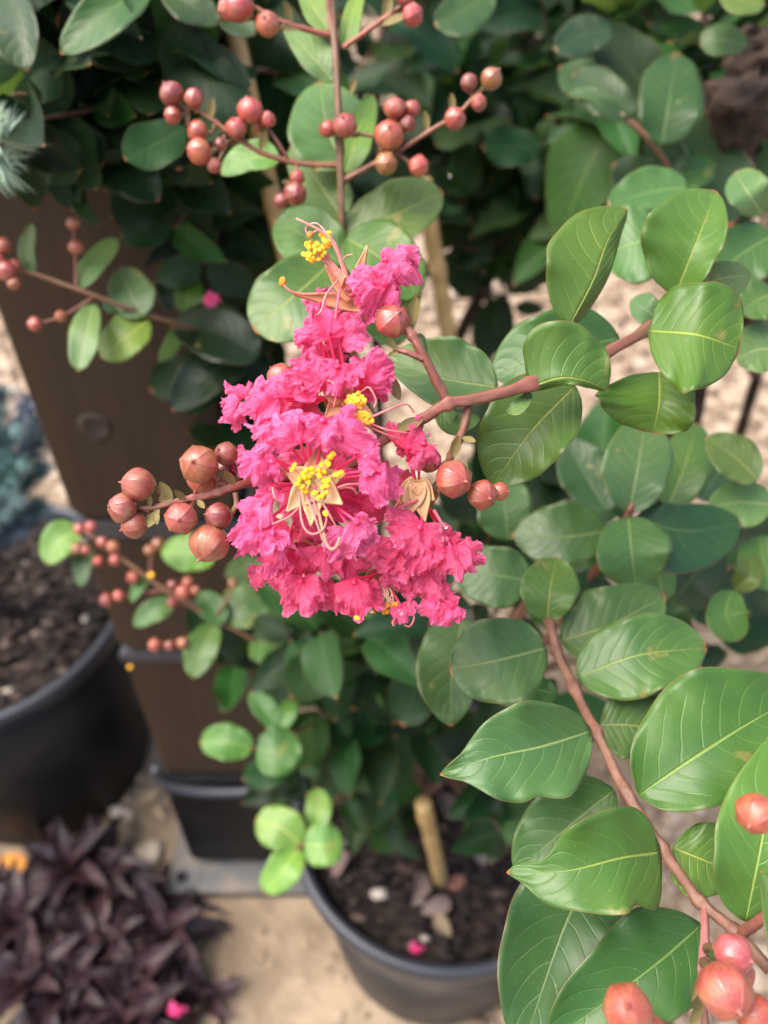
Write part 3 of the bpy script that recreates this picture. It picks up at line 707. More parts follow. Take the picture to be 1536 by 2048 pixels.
def petal(fl, cen, px, py, z, R, ang, tilt=(0, 0), col=PINK, var=None, wide=1.0):
    """ruffled limb about (px, py) with half size R pixels, fanning out towards ang (degrees, 0 = right, 90 = up); tilt leans its face"""
    a = math.radians(ang); d = Vector((math.cos(a), math.sin(a)))
    s = R*1.22; bx, by = px - d.x*s*0.42, py + d.y*s*0.42
    mpp = z/FPX; zb = z
    fwd = camdir(d.x, d.y, tilt[1]+pr.uniform(-.30, .25)); nrm = camdir(tilt[0]*-d.y + pr.uniform(-.35, .35), tilt[0]*d.x + 0.3+pr.uniform(-.35, .35), 1)
    rot = frame(fwd, nrm)
    kk = pr.uniform(0.85, 1.4); c = (col[0], col[1]*kk, col[2]*kk**.6)
    me = PT[(var if var is not None else pr.randrange(len(PT)))]
    inst('petal', me, fl, P(bx, by, zb), rot, (s*mpp*wide, s*mpp, s*mpp), c)
    # narrow claw joining limb and calyx
    m = ((bx+cen[0])/2 + pr.uniform(-6, 6), (by+cen[1])/2 + pr.uniform(-6, 6), (zb+cen[2])/2 + 0.0015)
    pts = [P(*q) for q in spline([cen, m, (bx, by, zb), (bx+d.x*s*0.10, by-d.y*s*0.10, zb)], 12)]
    V, F = tube(pts, [0.00036]*9+[0.0005, 0.0008, 0.0010], 7)
    obj('claw', V, F, M['petal'], fl, origin=pts[0], uv=[(0.1, 0.5)]*len(V), color=c)
def sepal(fl, cen, tip, w, rise=0.2, col=(0.52, 0.40, 0.19), bulge=0.3):
    """pointed triangular calyx lobe from cen to tip (picture points)"""
    V = []; F = []; n = 10
    c = np.array(cen, float); t = np.array(tip, float); d = t[:2]-c[:2]; L = np.hypot(*d); pl = np.array([d[1], -d[0]])/L
    for i in range(n):
        u = i/(n-1); ww = w*(1-u**2.2)*(0.7+0.3*math.sin(math.pi*min(1, u*1.2))) if u < 0.999 else 0.3
        q = c + (t-c)*u
        for j in range(-3, 4):
            s = j/3; x = q[0]+pl[0]*ww*s; y = q[1]+pl[1]*ww*s
            zz = q[2] - (rise*ww*s*s - bulge*L*0.3*math.sin(math.pi*u))*q[2]/FPX
            V.append(P(x, y, zz))
    for i in range(n-1):
        for j in range(6): F.append((i*7+j, (i+1)*7+j, (i+1)*7+j+1, i*7+j+1))
    o = obj('sepal', V, F, M['calyx'], fl, origin=V[3], color=col)
    o.modifiers.new('thickness', 'SOLIDIFY').thickness = 0.0005
    return o
def cup(fl, cen, r, ax, col=(0.40, 0.26, 0.12), depth=1.1):
    """calyx cup, six-ribbed bowl opening along ax"""
    V = []; F = []; nr, ns = 10, 36
    for i in range(nr):
        u = i/(nr-1); rr = 0.12+0.88*math.sin(u*1.45)
        for j in range(ns):
            a = 2*math.pi*j/ns; k = rr*(1+0.05*math.cos(6*a)); V.append(Vector((k*math.cos(a), k*math.sin(a), (u-1)*depth)))
    for i in range(nr-1):
        for j in range(ns):
            k = (j+1) % ns; F.append((i*ns+j, i*ns+k, (i+1)*ns+k, (i+1)*ns+j))
    a = camdir(*ax); m = frame(a.cross(Vector((0.2, 0.9, 0.3))).normalized(), a); m = axes(m.col[0], a.cross(m.col[0]).normalized(), a)
    s = r*cen[2]/FPX; c = P(*cen)
    return obj('calyx_cup', [c + m @ (v*s) for v in V], F, M['calyx'], fl, origin=c, color=col)
def flower(cen): return empty('flower', P(*cen), myr)

# flower with its stamens bunched to the upper left
c1 = (705, 590, .199); f1 = flower(c1)
for q in [(792, 508, .197, 62, 28, (.2, .1), PINK, 0), (822, 515, .200, 40, 0, (.4, .0), PINK, 5), (745, 555, .193, 64, 150, (-.2, .2), PINK, 1), (765, 585, .194, 52, -60, (.2, .3), PINK, 2), (632, 598, .205, 36, 120, (0, 0), MAG, 3), (720, 625, .209, 34, -20, (0, 0), CORAL, 4)]: petal(f1, c1, *q)
sepal(f1, (745, 612, .201), (588, 588, .197), 17, .6, (0.50, 0.22, 0.11), .5); sepal(f1, (700, 590, .1995), (735, 492, .198), 11, .5, (0.66, 0.36, 0.20))
sepal(f1, (705, 600, .2), (650, 530, .196), 14, .5, (0.66, 0.32, 0.18)); sepal(f1, (700, 575, .2), (690, 555, .196), 16, .5, (0.72, 0.36, 0.20))
cup(f1, (735, 608, .2015), 30, (-.85, .35, .2), (0.40, 0.16, 0.09), 1.6)
for k in range(46):
    r = math.sqrt(pr.random()); a = pr.random()*6.28; ex = (628+21*r*math.cos(a), 503+20*r*math.sin(a)) if k < 32 else (652+12*r*math.cos(a), 482+18*r*math.sin(a))
    anther(f1, ex[0], ex[1], .1955-0.0022*(1-r)-0.0006*pr.random(), 13, col=(0.74+.1*pr.random(), 0.42+.1*pr.random(), 0.04))
for k in range(12):
    filament(f1, [(698+pr.uniform(-8, 8), 580+pr.uniform(-6, 6), .199), (672+pr.uniform(-10, 10), 540, .1975), (636+pr.uniform(-14, 20), 508+pr.uniform(-10, 8), .1965)], 0.0003, (0.80, 0.36, 0.26))
filament(f1, [(702, 575, .198), (680, 515, .195), (650, 468, .194), (592, 437, .194)], 0.00042, (0.75, 0.30, 0.22))
filament(f1, [(698, 570, .198), (672, 490, .195), (640, 462, .194), (622, 468, .194)], 0.0003, (0.80, 0.42, 0.36))
filament(f1, [(695, 570, .198), (668, 492, .196), (636, 448, .195), (612, 455, .195), (616, 472, .195)], 0.00025, (0.82, 0.5, 0.42))
anther(f1, 620, 469, .1935, 15, col=(0.22, 0.07, 0.05)); anther(f1, 565, 563, .196, 19, col=(0.38, 0.12, 0.04))
filament(f1, [(640, 588, .198), (600, 588, .197), (578, 580, .196), (565, 566, .196)], 0.00034, (0.62, 0.24, 0.16))
filament(f1, [(676, 560, .196), (652, 590, .194), (640, 625, .194), (615, 634, .195)], 0.0003, (0.82, 0.36, 0.32))
filament(f1, [(680, 575, .197), (676, 600, .195), (670, 640, .195)], 0.0004, (0.80, 0.12, 0.22)); filament(f1, [(683, 540, .198), (688, 515, .197), (705, 508, .197)], 0.00022, (0.82, 0.55, 0.45))

# flower in the upper middle with anthers to the right
c2 = (688, 795, .198); f2 = flower(c2)
for q in [(655, 640, .195, 66, 95, (-.2, .1), PINK, 6), (690, 655, .198, 52, 60, (.2, .1), PINK, 7), (615, 680, .197, 48, 170, (-.2, 0), PINK, 8), (738, 742, .195, 58, 70, (.5, .2), PINK, 9), (750, 780, .199, 42, -60, (.3, .1), CORAL, 3), (632, 742, .193, 60, 130, (-.1, .2), PINK, 10), (668, 752, .192, 48, 250, (.1, .3), PINK, 11),
          (525, 800, .193, 66, 190, (-.2, .2), PINK, 12), (560, 780, .195, 52, 140, (.1, .2), PINK, 13), (458, 815, .199, 46, 200, (.1, 0), MAG, 0), (475, 780, .201, 40, 130, (0, 0), MAG, 4)]: petal(f2, c2, *q)
for t, w in (((640, 770, .196), 22), ((770, 760, .197), 15), ((745, 830, .196), 18), ((650, 835, .198), 20), ((700, 745, .197), 16)): sepal(f2, c2, t, w, .5, (0.66, 0.40, 0.20))
cup(f2, (690, 800, .2), 42, (.1, .3, 1), (0.56, 0.34, 0.17), 0.8)
for k in range(48):
    r = math.sqrt(pr.random()); a = pr.random()*6.28; e = (712+18*r*math.cos(a), 800+16*r*math.sin(a)) if k < 26 else (722+22*r*math.cos(a), 838+15*r*math.sin(a))
    anther(f2, e[0], e[1], .1925-0.0014*(1-r)-0.0005*pr.random(), 13, col=(0.80+.08*pr.random(), 0.48+.08*pr.random(), 0.05))
for k in range(10): filament(f2, [(690+pr.uniform(-8, 8), 800, .198), (705+pr.uniform(-10, 10), 812+pr.uniform(-12, 20), .1955), (716+pr.uniform(-14, 14), 818+pr.uniform(-20, 22), .1935)], 0.00026, (0.80, 0.50, 0.34))
for pts in ([(730, 840, .194), (780, 818, .193), (812, 808, .195), (828, 824, .197)], [(735, 845, .195), (775, 860, .194), (815, 866, .197)], [(730, 850, .195), (770, 868, .195), (800, 880, .198)], [(720, 785, .194), (738, 775, .193), (752, 800, .193), (748, 815, .193)], [(668, 815, .193), (672, 790, .191), (668, 768, .191), (655, 760, .191)]): filament(f2, pts, 0.0003, (0.80, 0.26, 0.26))

# flower facing the viewer, cream calyx and bright anthers
c3 = (626, 965, .192); f3 = flower(c3)
for q in [(590, 855, .185, 66, 110, (-.1, .1), MAG, 1), (640, 862, .184, 50, 255, (.1, .25), MAG, 2), (690, 850, .186, 58, 50, (.2, .1), MAG, 3), (545, 860, .188, 54, 150, (-.2, .1), MAG, 4), (512, 905, .187, 58, 165, (-.1, .1), MAG, 5), (530, 928, .186, 40, 200, (0, .2), MAG, 6), (735, 900, .187, 44, 30, (.2, .1), MAG, 7),
          (752, 950, .186, 56, -15, (.2, .1), MAG, 8), (780, 970, .189, 46, -60, (.2, .1), MAG, 13), (515, 995, .187, 58, 190, (-.2, .1), MAG, 9), (532, 985, .187, 34, 220, (0, .2), MAG, 10), (505, 1062, .187, 58, 215, (-.1, .1), MAG, 11), (548, 1085, .186, 48, 280, (.1, .2), MAG, 12), (730, 1058, .185, 62, -40, (.2, .1), MAG, 0), (700, 1085, .187, 50, 265, (0, .2), MAG, 5)]: petal(f3, c3, *q)
CREAM = (0.50, 0.36, 0.18)
for t, w in (((566, 938, .189), 25), ((574, 1022, .185), 27), ((622, 1050, .184), 25), ((684, 1008, .185), 28), ((690, 948, .187), 25), ((638, 895, .191), 26)): sepal(f3, (626, 965, .188), t, w, .5, CREAM, .45)
cup(f3, (626, 965, .1905), 44, (0, .05, 1), (0.56, 0.40, 0.2), 0.7)
ap = [(586, 940), (588, 930), (598, 957), (598, 970), (606, 948), (612, 955), (618, 952), (625, 945), (622, 938), (638, 943), (645, 930), (655, 925), (660, 915), (665, 912), (668, 908), (640, 950), (650, 945), (648, 962), (656, 960), (645, 972), (652, 970), (638, 995), (646, 990), (650, 984), (628, 984), (606, 975), (610, 982), (618, 965), (676, 950), (682, 944), (670, 952), (615, 942), (658, 930)]
for k, (x, y) in enumerate(ap):
    anther(f3, x+pr.uniform(-2, 2), y+pr.uniform(-2, 2), .1852+pr.uniform(-.0012, .0012), 12.8, col=(0.92, 0.55+.12*pr.random(), 0.015) if y > 935 else (0.92, 0.42, 0.015))
    if k % 2 == 0: filament(f3, [(626+pr.uniform(-10, 10), 965+pr.uniform(-10, 10), .192), ((x+626)/2+pr.uniform(-5, 5), (y+965)/2-4, .188), (x, y, .1862)], 0.0002, (0.86, 0.70, 0.42))
for pts in ([(598, 985, .187), (604, 1045, .184), (622, 1068, .183), (645, 1060, .183), (653, 1040, .183), (651, 1030, .183)], [(612, 990, .187), (630, 1035, .184), (646, 1080, .183), (662, 1100, .183)], [(625, 995, .187), (640, 1040, .185), (652, 1075, .184), (664, 1100, .185)], [(642, 1000, .187), (662, 1035, .185), (676, 1060, .186)], [(596, 1018, .186), (575, 1035, .185), (545, 1048, .186)], [(655, 985, .188), (690, 970, .187), (722, 968, .188)], [(660, 980, .189), (700, 975, .188), (715, 988, .189)], [(545, 975, .183), (550, 995, .182), (562, 1005, .183)]): filament(f3, pts, 0.0003, (0.74, 0.24, 0.20))
filament(f3, [(632, 1000, .188), (644, 1055, .184), (655, 1092, .183), (668, 1098, .182), (677, 1085, .182), (679, 1074, .182)], 0.00045, (0.56, 0.34, 0.15), 0.0004)
anther(f3, 651, 1027, .1826, 14)

for q in [(620, 905, .204, 60, 120, (0, 0), CORAL, 3), (680, 930, .205, 58, 20, (0, 0), CORAL, 6), (570, 965, .205, 56, 180, (0, 0), CORAL, 9), (600, 1050, .203, 56, 230, (0, 0), CORAL, 2), (690, 1020, .204, 56, -40, (0, 0), CORAL, 12), (655, 1000, .207, 60, -90, (0, 0), CORAL, 7), (480, 930, .2, 44, 170, (0, 0), MAG, 8), (738, 1010, .206, 52, -20, (0, 0), CORAL, 1), (790, 950, .206, 48, 10, (0, 0), CORAL, 4), (610, 835, .206, 56, 90, (0, 0), CORAL, 11), (560, 1080, .208, 56, 220, (0, 0), CORAL, 13)]: petal(f3, (626, 966, .196), *q)
for q in [(600, 780, .203, 46, 150, (0, 0), CORAL, 9), (655, 705, .206, 42, 100, (0, 0), CORAL, 1), (580, 815, .204, 50, 190, (0, 0), CORAL, 0)]: petal(f2, (688, 798, .201), *q)
# flower seen from the side at the right
c4 = (838, 990, .203); f4 = flower(c4)
for q in [(828, 875, .198, 58, 60, (.2, .1), CORAL, 4), (805, 870, .201, 38, 150, (.2, .1), CORAL, 6), (840, 905, .199, 44, 250, (.2, .1), CORAL, 9), (830, 1075, .196, 60, 245, (.1, .2), CORAL, 7), (862, 1110, .197, 52, 275, (.1, .2), CORAL, 8), (905, 1120, .199, 60, 280, (.2, .1), CORAL, 12), (940, 1105, .201, 36, 10, (.3, .1), CORAL, 2), (800, 1120, .198, 56, 255, (0, .2), CORAL, 10), (905, 1085, .202, 34, -10, (.3, .1), CORAL, 5)]: petal(f4, c4, *q)
for t, w in (((815, 1035, .197), 24), ((850, 1042, .197), 22), ((868, 1000, .200), 20), ((795, 1010, .200), 22)): sepal(f4, (835, 965, .201), t, w, .5, (0.52, 0.34, 0.17), .5)
cup(f4, (838, 992, .2035), 38, (0, -.6, .8), (0.44, 0.32, 0.14), 1.3)
for pts in ([(835, 1000, .2), (800, 1015, .197), (770, 1030, .195)], [(868, 1020, .2), (884, 1050, .199), (886, 1085, .198)], [(800, 1000, .199), (785, 1025, .198), (788, 1050, .198)], [(820, 1040, .198), (805, 1060, .197), (795, 1040, .197)]): filament(f4, pts, 0.0004, (0.80, 0.14, 0.22))

# two flowers hanging at the bottom
c5 = (762, 1140, .207); f5 = flower(c5)
for q in [(705, 1190, .199, 64, 262, (.2, .2), CORAL, 0), (735, 1200, .202, 46, 290, (.3, .1), CORAL, 3), (668, 1195, .202, 46, 240, (-.2, .1), CORAL, 5), (890, 1205, .203, 52, -40, (.3, .1), PINK, 6), (905, 1225, .202, 36, -80, (.3, .1), PINK, 1), (862, 1165, .202, 56, -60, (.2, .1), CORAL, 9), (800, 1224, .204, 30, 270, (0, .1), PINK, 11), (770, 1110, .2, 56, 250, (.1, .2), CORAL, 13), (810, 1160, .203, 50, 280, (0, .2), CORAL, 4)]: petal(f5, c5, *q)
cup(f5, (765, 1150, .207), 34, (.1, -.8, .5), (0.44, 0.25, 0.14), 1.2)
for k in range(16):
    e = (768+pr.uniform(-26, 26), 1215+pr.uniform(-10, 12)); anther(f5, e[0], e[1], .205+pr.uniform(-.001, .001), 12, col=(0.36, 0.17, 0.03))
    filament(f5, [(768+pr.uniform(-6, 6), 1160, .206), (770+pr.uniform(-14, 14), 1185, .2045), (e[0], e[1], .205)], 0.00022, (0.74, 0.42, 0.30))
filament(f5, [(815, 1205, .205), (828, 1232, .204), (820, 1252, .204), (808, 1250, .204)], 0.0003, (0.75, 0.22, 0.25)); filament(f5, [(790, 1235, .204), (785, 1245, .204), (788, 1252, .204)], 0.0003, (0.55, 0.42, 0.2))
anther(f5, 714, 1236, .1965, 12)
c6 = (612, 1105, .205); f6 = flower(c6)
for q in [(598, 1185, .198, 60, 262, (.2, .2), CORAL, 2), (625, 1200, .201, 42, 290, (.2, .1), CORAL, 7), (530, 1150, .201, 50, 225, (-.2, .1), CORAL, 8), (545, 1115, .199, 46, 200, (-.2, .2), PINK, 10), (650, 1120, .2, 54, 260, (0, .2), CORAL, 12), (585, 1130, .203, 48, 240, (0, .2), CORAL, 6), (690, 1140, .203, 50, 270, (0, .1), CORAL, 9), (480, 1085, .198, 36, 230, (-.1, .1), PINK, 4)]: petal(f6, c6, *q)
cup(f6, (608, 1105, .205), 34, (-.2, -.7, .6), (0.32, 0.10, 0.08), 1.2)
stem(myr, 'flower_stalk', [(650, 1050, .2115), (635, 1075, .209), (612, 1100, .2075)], 0.0009, 0.0008); stem(myr, 'flower_stalk', [(660, 1040, .212), (715, 1090, .211), (762, 1135, .2095)], 0.0009, 0.0008)
stem(myr, 'flower_stalk', [(720, 915, .2075), (700, 860, .205), (690, 805, .2025)], 0.0009, 0.0008); stem(myr, 'flower_stalk', [(690, 950, .2085), (655, 965, .203), (628, 966, .1965)], 0.0009, 0.0008)

# --- long shoot at the lower right
rs_ = stem(myr, 'shoot', [(1060, 1190, .30), (1098, 1245, .262), (1115, 1305, .252), (1150, 1380, .240), (1195, 1470, .226), (1250, 1580, .213), (1320, 1690, .203), (1398, 1800, .196), (1470, 1862, .189), (1540, 1940, .182)], 0.00150, 0.00135, col=(0.13, 0.058, 0.034), nodes=(.12, .22, .33, .44, .56, .67, .78, .89))
leafs = [
 ([(1094, 1242, .262), (1100, 1180, .258), (1112, 1116, .264)], 58, 56, .15, .15, (0.06, 0.17, 0.035), .5, .45),
 ([(1092, 1296, .252), (1000, 1320, .247), (900, 1340, .25)], 90, 88, .1, .25, (0.05, 0.155, 0.040), .5, .52),
 ([(1122, 1282, .264), (1220, 1250, .262), (1330, 1192, .266)], 78, 72, .1, .2, G2, .5, .55),
 ([(1155, 1354, .244), (1280, 1310, .238), (1413, 1296, .242)], 82, 84, .1, .25, (0.045, 0.145, 0.035), .55, .6),
 ([(1112, 1388, .265), (1060, 1378, .265), (995, 1385, .268)], 50, 30, .1, .2, G2, .5, .5),
 ([(925, 1235, .295), (905, 1330, .292), (900, 1452, .298)], 66, 74, .2, .1, G3, .6, .7),
 ([(1182, 1462, .222), (1080, 1493, .212), (980, 1515, .208), (880, 1550, .210)], 112, 92, .15, .45, (0.052, 0.150, 0.045), .6, .95, [(1, .86, -.38, .13), (-1, .42, -.10, .06), (-1, .25, .12, .08), (-1, .9, -.3, .1)]),
 ([(1200, 1450, .238), (1270, 1452, .238), (1370, 1470, .24)], 72, 66, .1, .2, G2, .55, .75),
 ([(1278, 1590, .209), (1400, 1508, .203), (1500, 1445, .204), (1610, 1385, .21)], 148, 118, .2, .15, (0.042, 0.135, 0.025), .55, .75),
 ([(1228, 1580, .228), (1140, 1650, .230), (1030, 1745, .236)], 66, 92, .1, .2, G2, .6, .7),
 ([(1320, 1704, .200), (1240, 1716, .192), (1130, 1742, .190), (1014, 1744, .194)], 112, 104, .2, .35, (0.046, 0.145, 0.026), .45, .85, [(1, .82, -.58, .12), (-1, .07, .45, .075), (-1, .28, -.16, .06), (-1, .93, -.3, .08)]),
 ([(1346, 1696, .207), (1410, 1722, .207), (1490, 1755, .21)], 76, 78, .1, .2, G1, .55, .75),
 ([(1490, 1842, .187), (1515, 1720, .180), (1540, 1600, .178), (1590, 1430, .184)], 96, 96, .2, .2, (0.060, 0.18, 0.030), .55, .75),
 ([(1180, 1755, .222), (1125, 1860, .220), (1040, 2110, .224)], 125, 122, .1, .2, (0.030, 0.098, 0.026), .6, .75),
 ([(1402, 1850, .204), (1290, 1945, .200), (1090, 2090, .203)], 122, 115, .2, .25, (0.034, 0.115, 0.024), .55, .7),
 ([(1610, 2010, .165), (1570, 1880, .163), (1522, 1742, .167)], 40, 60, .1, .2, G1, .55, .95),
]
for lf in leafs: leaf(rs_, *lf[:8], wave=0.16, ed=lf[8] if len(lf) > 8 else ())
pk = stem(myr, 'flower_stalk', [(1408, 1812, .195), (1410, 1880, .188), (1404, 1960, .182), (1412, 2080, .178)], 0.0010, 0.0009, col=(0.34, 0.12, 0.12))
stem(myr, 'flower_stalk', [(1480, 1868, .188), (1515, 1845, .182), (1560, 1815, .178)], 0.0013, 0.0012)
for b in [(1512, 1628, .158, 82, (-.6, -.35, .6), (1560, 1650, .165), 2, BC[3]), (1450, 1982, .160, 108, (.1, -.2, .9), (1408, 1930, .183), 2, BC[1]), (1468, 1908, .168, 78, (.5, .1, .8), (1412, 1900, .184), 1, (0.52, 0.13, 0.16)), (1255, 2018, .158, 98, (-.2, .55, .7), (1395, 2070, .175), 2, BC[1]), (1515, 2035, .165, 84, (.3, -.1, .8), (1412, 2010, .18), 1, BC[0]), (1300, 2058, .165, 60, (0, .3, .9), (1400, 2075, .176), 1, BC[1]), (1480, 1945, .172, 60, (.3, .3, .8), (1412, 1915, .185), 1, (0.5, 0.13, 0.15))]:
    bud(pk, *b[:6], col=b[7], tpl=b[6])
for b in [(1404, 2000, .178, 60, (-.7, .2, .5)), (1406, 2010, .178, 50, (-.8, -.4, .4)), (1400, 1960, .18, 46, (-.6, -.6, .4)), (1412, 1990, .178, 46, (.6, -.5, .4))]: bract(pk, *b)

# --- shoot in the right middle
rm = stem(myr, 'shoot', [(1150, 1200, .37), (1210, 1110, .335), (1255, 1032, .303), (1265, 1010, .298)], 0.0016, 0.0010)
leafs = [
 ([(1258, 1026, .302), (1276, 930, .296), (1292, 836, .304)], 72, 70, .15, .15, (0.045, 0.14, 0.045), .6, .6),
 ([(1335, 1015, .34), (1370, 930, .336), (1392, 846, .34)], 52, 55, .1, .1, G2, .55, .6),
 ([(1272, 1036, .304), (1370, 1062, .306), (1482, 1046, .312)], 56, 84, .1, .25, G4, .55, .6),
 ([(1256, 1034, .300), (1262, 1100, .293), (1272, 1174, .30)], 80, 70, .15, .15, (0.045, 0.145, 0.035), .5, .5),
 ([(1218, 1062, .325), (1120, 1075, .325), (1025, 1072, .33)], 58, 72, .1, .2, G3, .6, .7),
 ([(1015, 1080, .335), (1010, 1020, .33), (1002, 950, .335)], 56, 56, .1, .1, G3, .5, .5),
 ([(1060, 1162, .30), (985, 1150, .30), (905, 1140, .305)], 66, 62, .1, .2, G3, .5, .6),
 ([(1215, 1025, .37), (1170, 950, .37), (1125, 880, .37)], 50, 60, .1, .2, G4, .5, .6),
 ([(1515, 960, .32), (1470, 915, .32), (1412, 875, .32)], 42, 45, .1, .2, G1, .5, .6),
 ([(1545, 1010, .33), (1480, 1005, .33), (1415, 1015, .33)], 50, 44, .1, .2, G6, .5, .6),
 ([(1470, 1180, .33), (1500, 1150, .325), (1500, 1105, .33)], 34, 26, .6, .2, (0.06, 0.13, 0.02), .5, .5),
 ([(1465, 1180, .325), (1452, 1230, .32), (1480, 1280, .325)], 46, 40, .2, .4, G1, .5, .5),
 ([(1320, 1200, .32), (1320, 1160, .315), (1300, 1110, .32)], 36, 34, .1, .2, G6, .5, .5),
 ([(1345, 1200, .34), (1390, 1150, .335), (1440, 1080, .34)], 60, 60, .1, .2, G4, .5, .6),
 ([(1520, 1070, .34), (1525, 1120, .34), (1545, 1180, .34)], 40, 50, .1, .2, G2, .5, .6),
 ([(1400, 1000, .38), (1440, 940, .38), (1480, 880, .38)], 50, 50, .1, .2, G4, .5, .6),
 ([(1230, 1200, .35), (1160, 1190, .35), (1090, 1210, .35)], 45, 50, .1, .2, G4, .5, .6),
 ([(1380, 1230, .36), (1440, 1200, .36), (1500, 1230, .36)], 50, 50, .1, .2, G4, .5, .6),
]
for lf in leafs: leaf(rm, *lf[:5], lf[5], lf[6], lf[7], wave=0.10)

# --- upright shoot with bud clusters, upper centre
us = stem(myr, 'shoot', [(690, 640, .335), (684, 480, .312), (681, 330, .303), (674, 160, .298), (662, -20, .296)], 0.0015, 0.0012, col=(0.12, 0.075, 0.03), nodes=(.3, .55, .58, .8))
leafs = [
 ([(668, 165, .305), (625, 115, .305), (566, 50, .31)], 26, 42, .1, .2, G6, .55, .7), ([(690, 98, .302), (700, 45, .30), (722, -30, .305)], 18, 22, .3, .3, G5, .55, .6), ([(655, 62, .305), (630, 20, .305), (598, -30, .31)], 24, 28, .2, .2, G5, .5, .6),
 ([(690, 335, .325), (655, 260, .322), (640, 165, .33)], 76, 92, .1, .2, G6, .5, .55), ([(560, 318, .315), (500, 318, .315), (443, 350, .318)], 26, 38, .1, .3, G5, .55, .7), ([(684, 435, .33), (640, 370, .328), (585, 290, .335)], 50, 56, .1, .2, G6, .5, .55),
 ([(692, 348, .31), (712, 275, .308), (745, 190, .312)], 30, 34, .2, .2, G5, .55, .6), ([(690, 470, .31), (790, 430, .306), (884, 384, .31)], 66, 58, .1, .25, (0.055, .155, .03), .5, .5), ([(682, 530, .305), (620, 480, .302), (550, 440, .307)], 66, 68, .1, .2, G1, .5, .55),
 ([(655, 532, .295), (590, 590, .284), (508, 660, .288)], 88, 76, .1, .2, (0.055, .16, .035), .5, .5), ([(692, 478, .30), (765, 520, .298), (838, 590, .302)], 74, 66, .1, .2, (0.045, .13, .025), .5, .55), ([(720, 560, .315), (770, 620, .315), (800, 690, .32)], 60, 60, .1, .2, G2, .5, .55),
 ([(800, 560, .30), (820, 590, .298), (822, 640, .302)], 22, 24, .2, .2, G5, .5, .55),
]
for lf in leafs: leaf(us, *lf[:5], lf[5], lf[6], lf[7])
ub = stem(myr, 'flower_stalk', [(678, 331, .3035), (600, 327, .300), (530, 308, .296), (475, 278, .293), (425, 240, .291), (372, 205, .290)], 0.0011, 0.0006, col=(0.30, 0.12, 0.06))
stem(myr, 'flower_stalk', [(580, 325, .299), (562, 295, .296), (540, 262, .294), (515, 235, .292)], 0.0007, 0.0005); stem(myr, 'flower_stalk', [(592, 328, .2995), (594, 350, .298), (588, 380, .297)], 0.0006, 0.0005)
for b in [(343, 187, .288, 52, (-.5, .6, .6), (380, 212, .290)), (388, 196, .288, 40, (.2, .5, .8), (395, 222, .291)), (345, 230, .290, 38, (-.7, -.2, .6), (380, 214, .290)), (395, 262, .289, 44, (-.5, .1, .8), (430, 250, .291)), (398, 303, .289, 52, (-.7, -.1, .6), (450, 270, .292)), (428, 331, .291, 32, (-.3, -.6, .7), (455, 280, .292)), (472, 255, .290, 44, (-.2, .3, .9), (500, 290, .294)), (500, 220, .289, 52, (-.1, .6, .7), (525, 248, .293)), (535, 238, .291, 34, (.4, .4, .8), (530, 255, .293)), (440, 290, .293, 30, (-.3, -.3, .9), (465, 275, .293)), (512, 250, .293, 26, (0, .1, 1), (530, 262, .293)),
          (595, 355, .297, 30, (.1, 0, 1), (594, 345, .298)), (590, 388, .295, 48, (.1, -.4, .8), (588, 375, .297)), (562, 402, .297, 32, (-.5, -.4, .7), (586, 378, .297))]: bud(ub, *b)
ur = stem(myr, 'flower_stalk', [(684, 362, .305), (740, 332, .302), (800, 300, .299), (860, 262, .297), (915, 228, .295), (955, 185, .294)], 0.0010, 0.0006, col=(0.30, 0.12, 0.07))
stem(myr, 'flower_stalk', [(680, 262, .302), (720, 268, .299), (765, 275, .298)], 0.0008, 0.0006); stem(myr, 'flower_stalk', [(790, 305, .2995), (815, 322, .299), (830, 330, .298)], 0.0006, 0.0005)
for b in [(778, 270, .294, 60, (0, .1, 1), (760, 300, .299)), (790, 216, .294, 46, (0, .6, .7), (780, 270, .297)), (825, 216, .296, 34, (.4, .6, .6), (800, 260, .298)), (815, 246, .296, 36, (.3, .3, .8), (800, 270, .298)), (690, 251, .293, 50, (-.2, .2, .9), (720, 266, .298)), (655, 258, .296, 34, (-.6, .1, .7), (690, 262, .299)), (772, 327, .296, 46, (.1, -.3, .9), (780, 310, .299)), (838, 332, .296, 42, (.5, -.2, .8), (815, 322, .299)), (910, 237, .292, 44, (.2, -.2, .9), (905, 235, .295)), (958, 205, .293, 34, (.7, -.1, .7), (935, 208, .295)), (938, 165, .293, 36, (-.2, .6, .7), (948, 195, .294)), (983, 157, .292, 44, (.6, .5, .6), (955, 185, .294))]: bud(ur, *b)
ul = stem(myr, 'flower_stalk', [(666, 72, .298), (610, 58, .294), (560, 42, .291), (500, 10, .29)], 0.0010, 0.0007, col=(0.34, 0.11, 0.07)); uq = stem(myr, 'flower_stalk', [(686, 96, .299), (730, 65, .296), (785, 25, .294), (820, 0, .293)], 0.0010, 0.0007, col=(0.34, 0.11, 0.07))
stem(myr, 'flower_stalk', [(671, 100, .299), (661, 40, .296), (652, -30, .294)], 0.0011, 0.001, col=(0.38, 0.16, 0.12))
for b in [(478, 12, .287, 62, (-.6, .3, .7), (520, 25, .29)), (535, 48, .287, 50, (-.2, 0, .9), (570, 50, .291)), (455, 20, .29, 44, (-.7, -.4, .5), (505, 15, .29))]: bud(ul, *b)
for b in [(826, 30, .291, 44, (.4, -.3, .8), (800, 25, .294)), (812, -2, .291, 34, (.2, .4, .8), (800, 12, .294))]: bud(uq, *b)
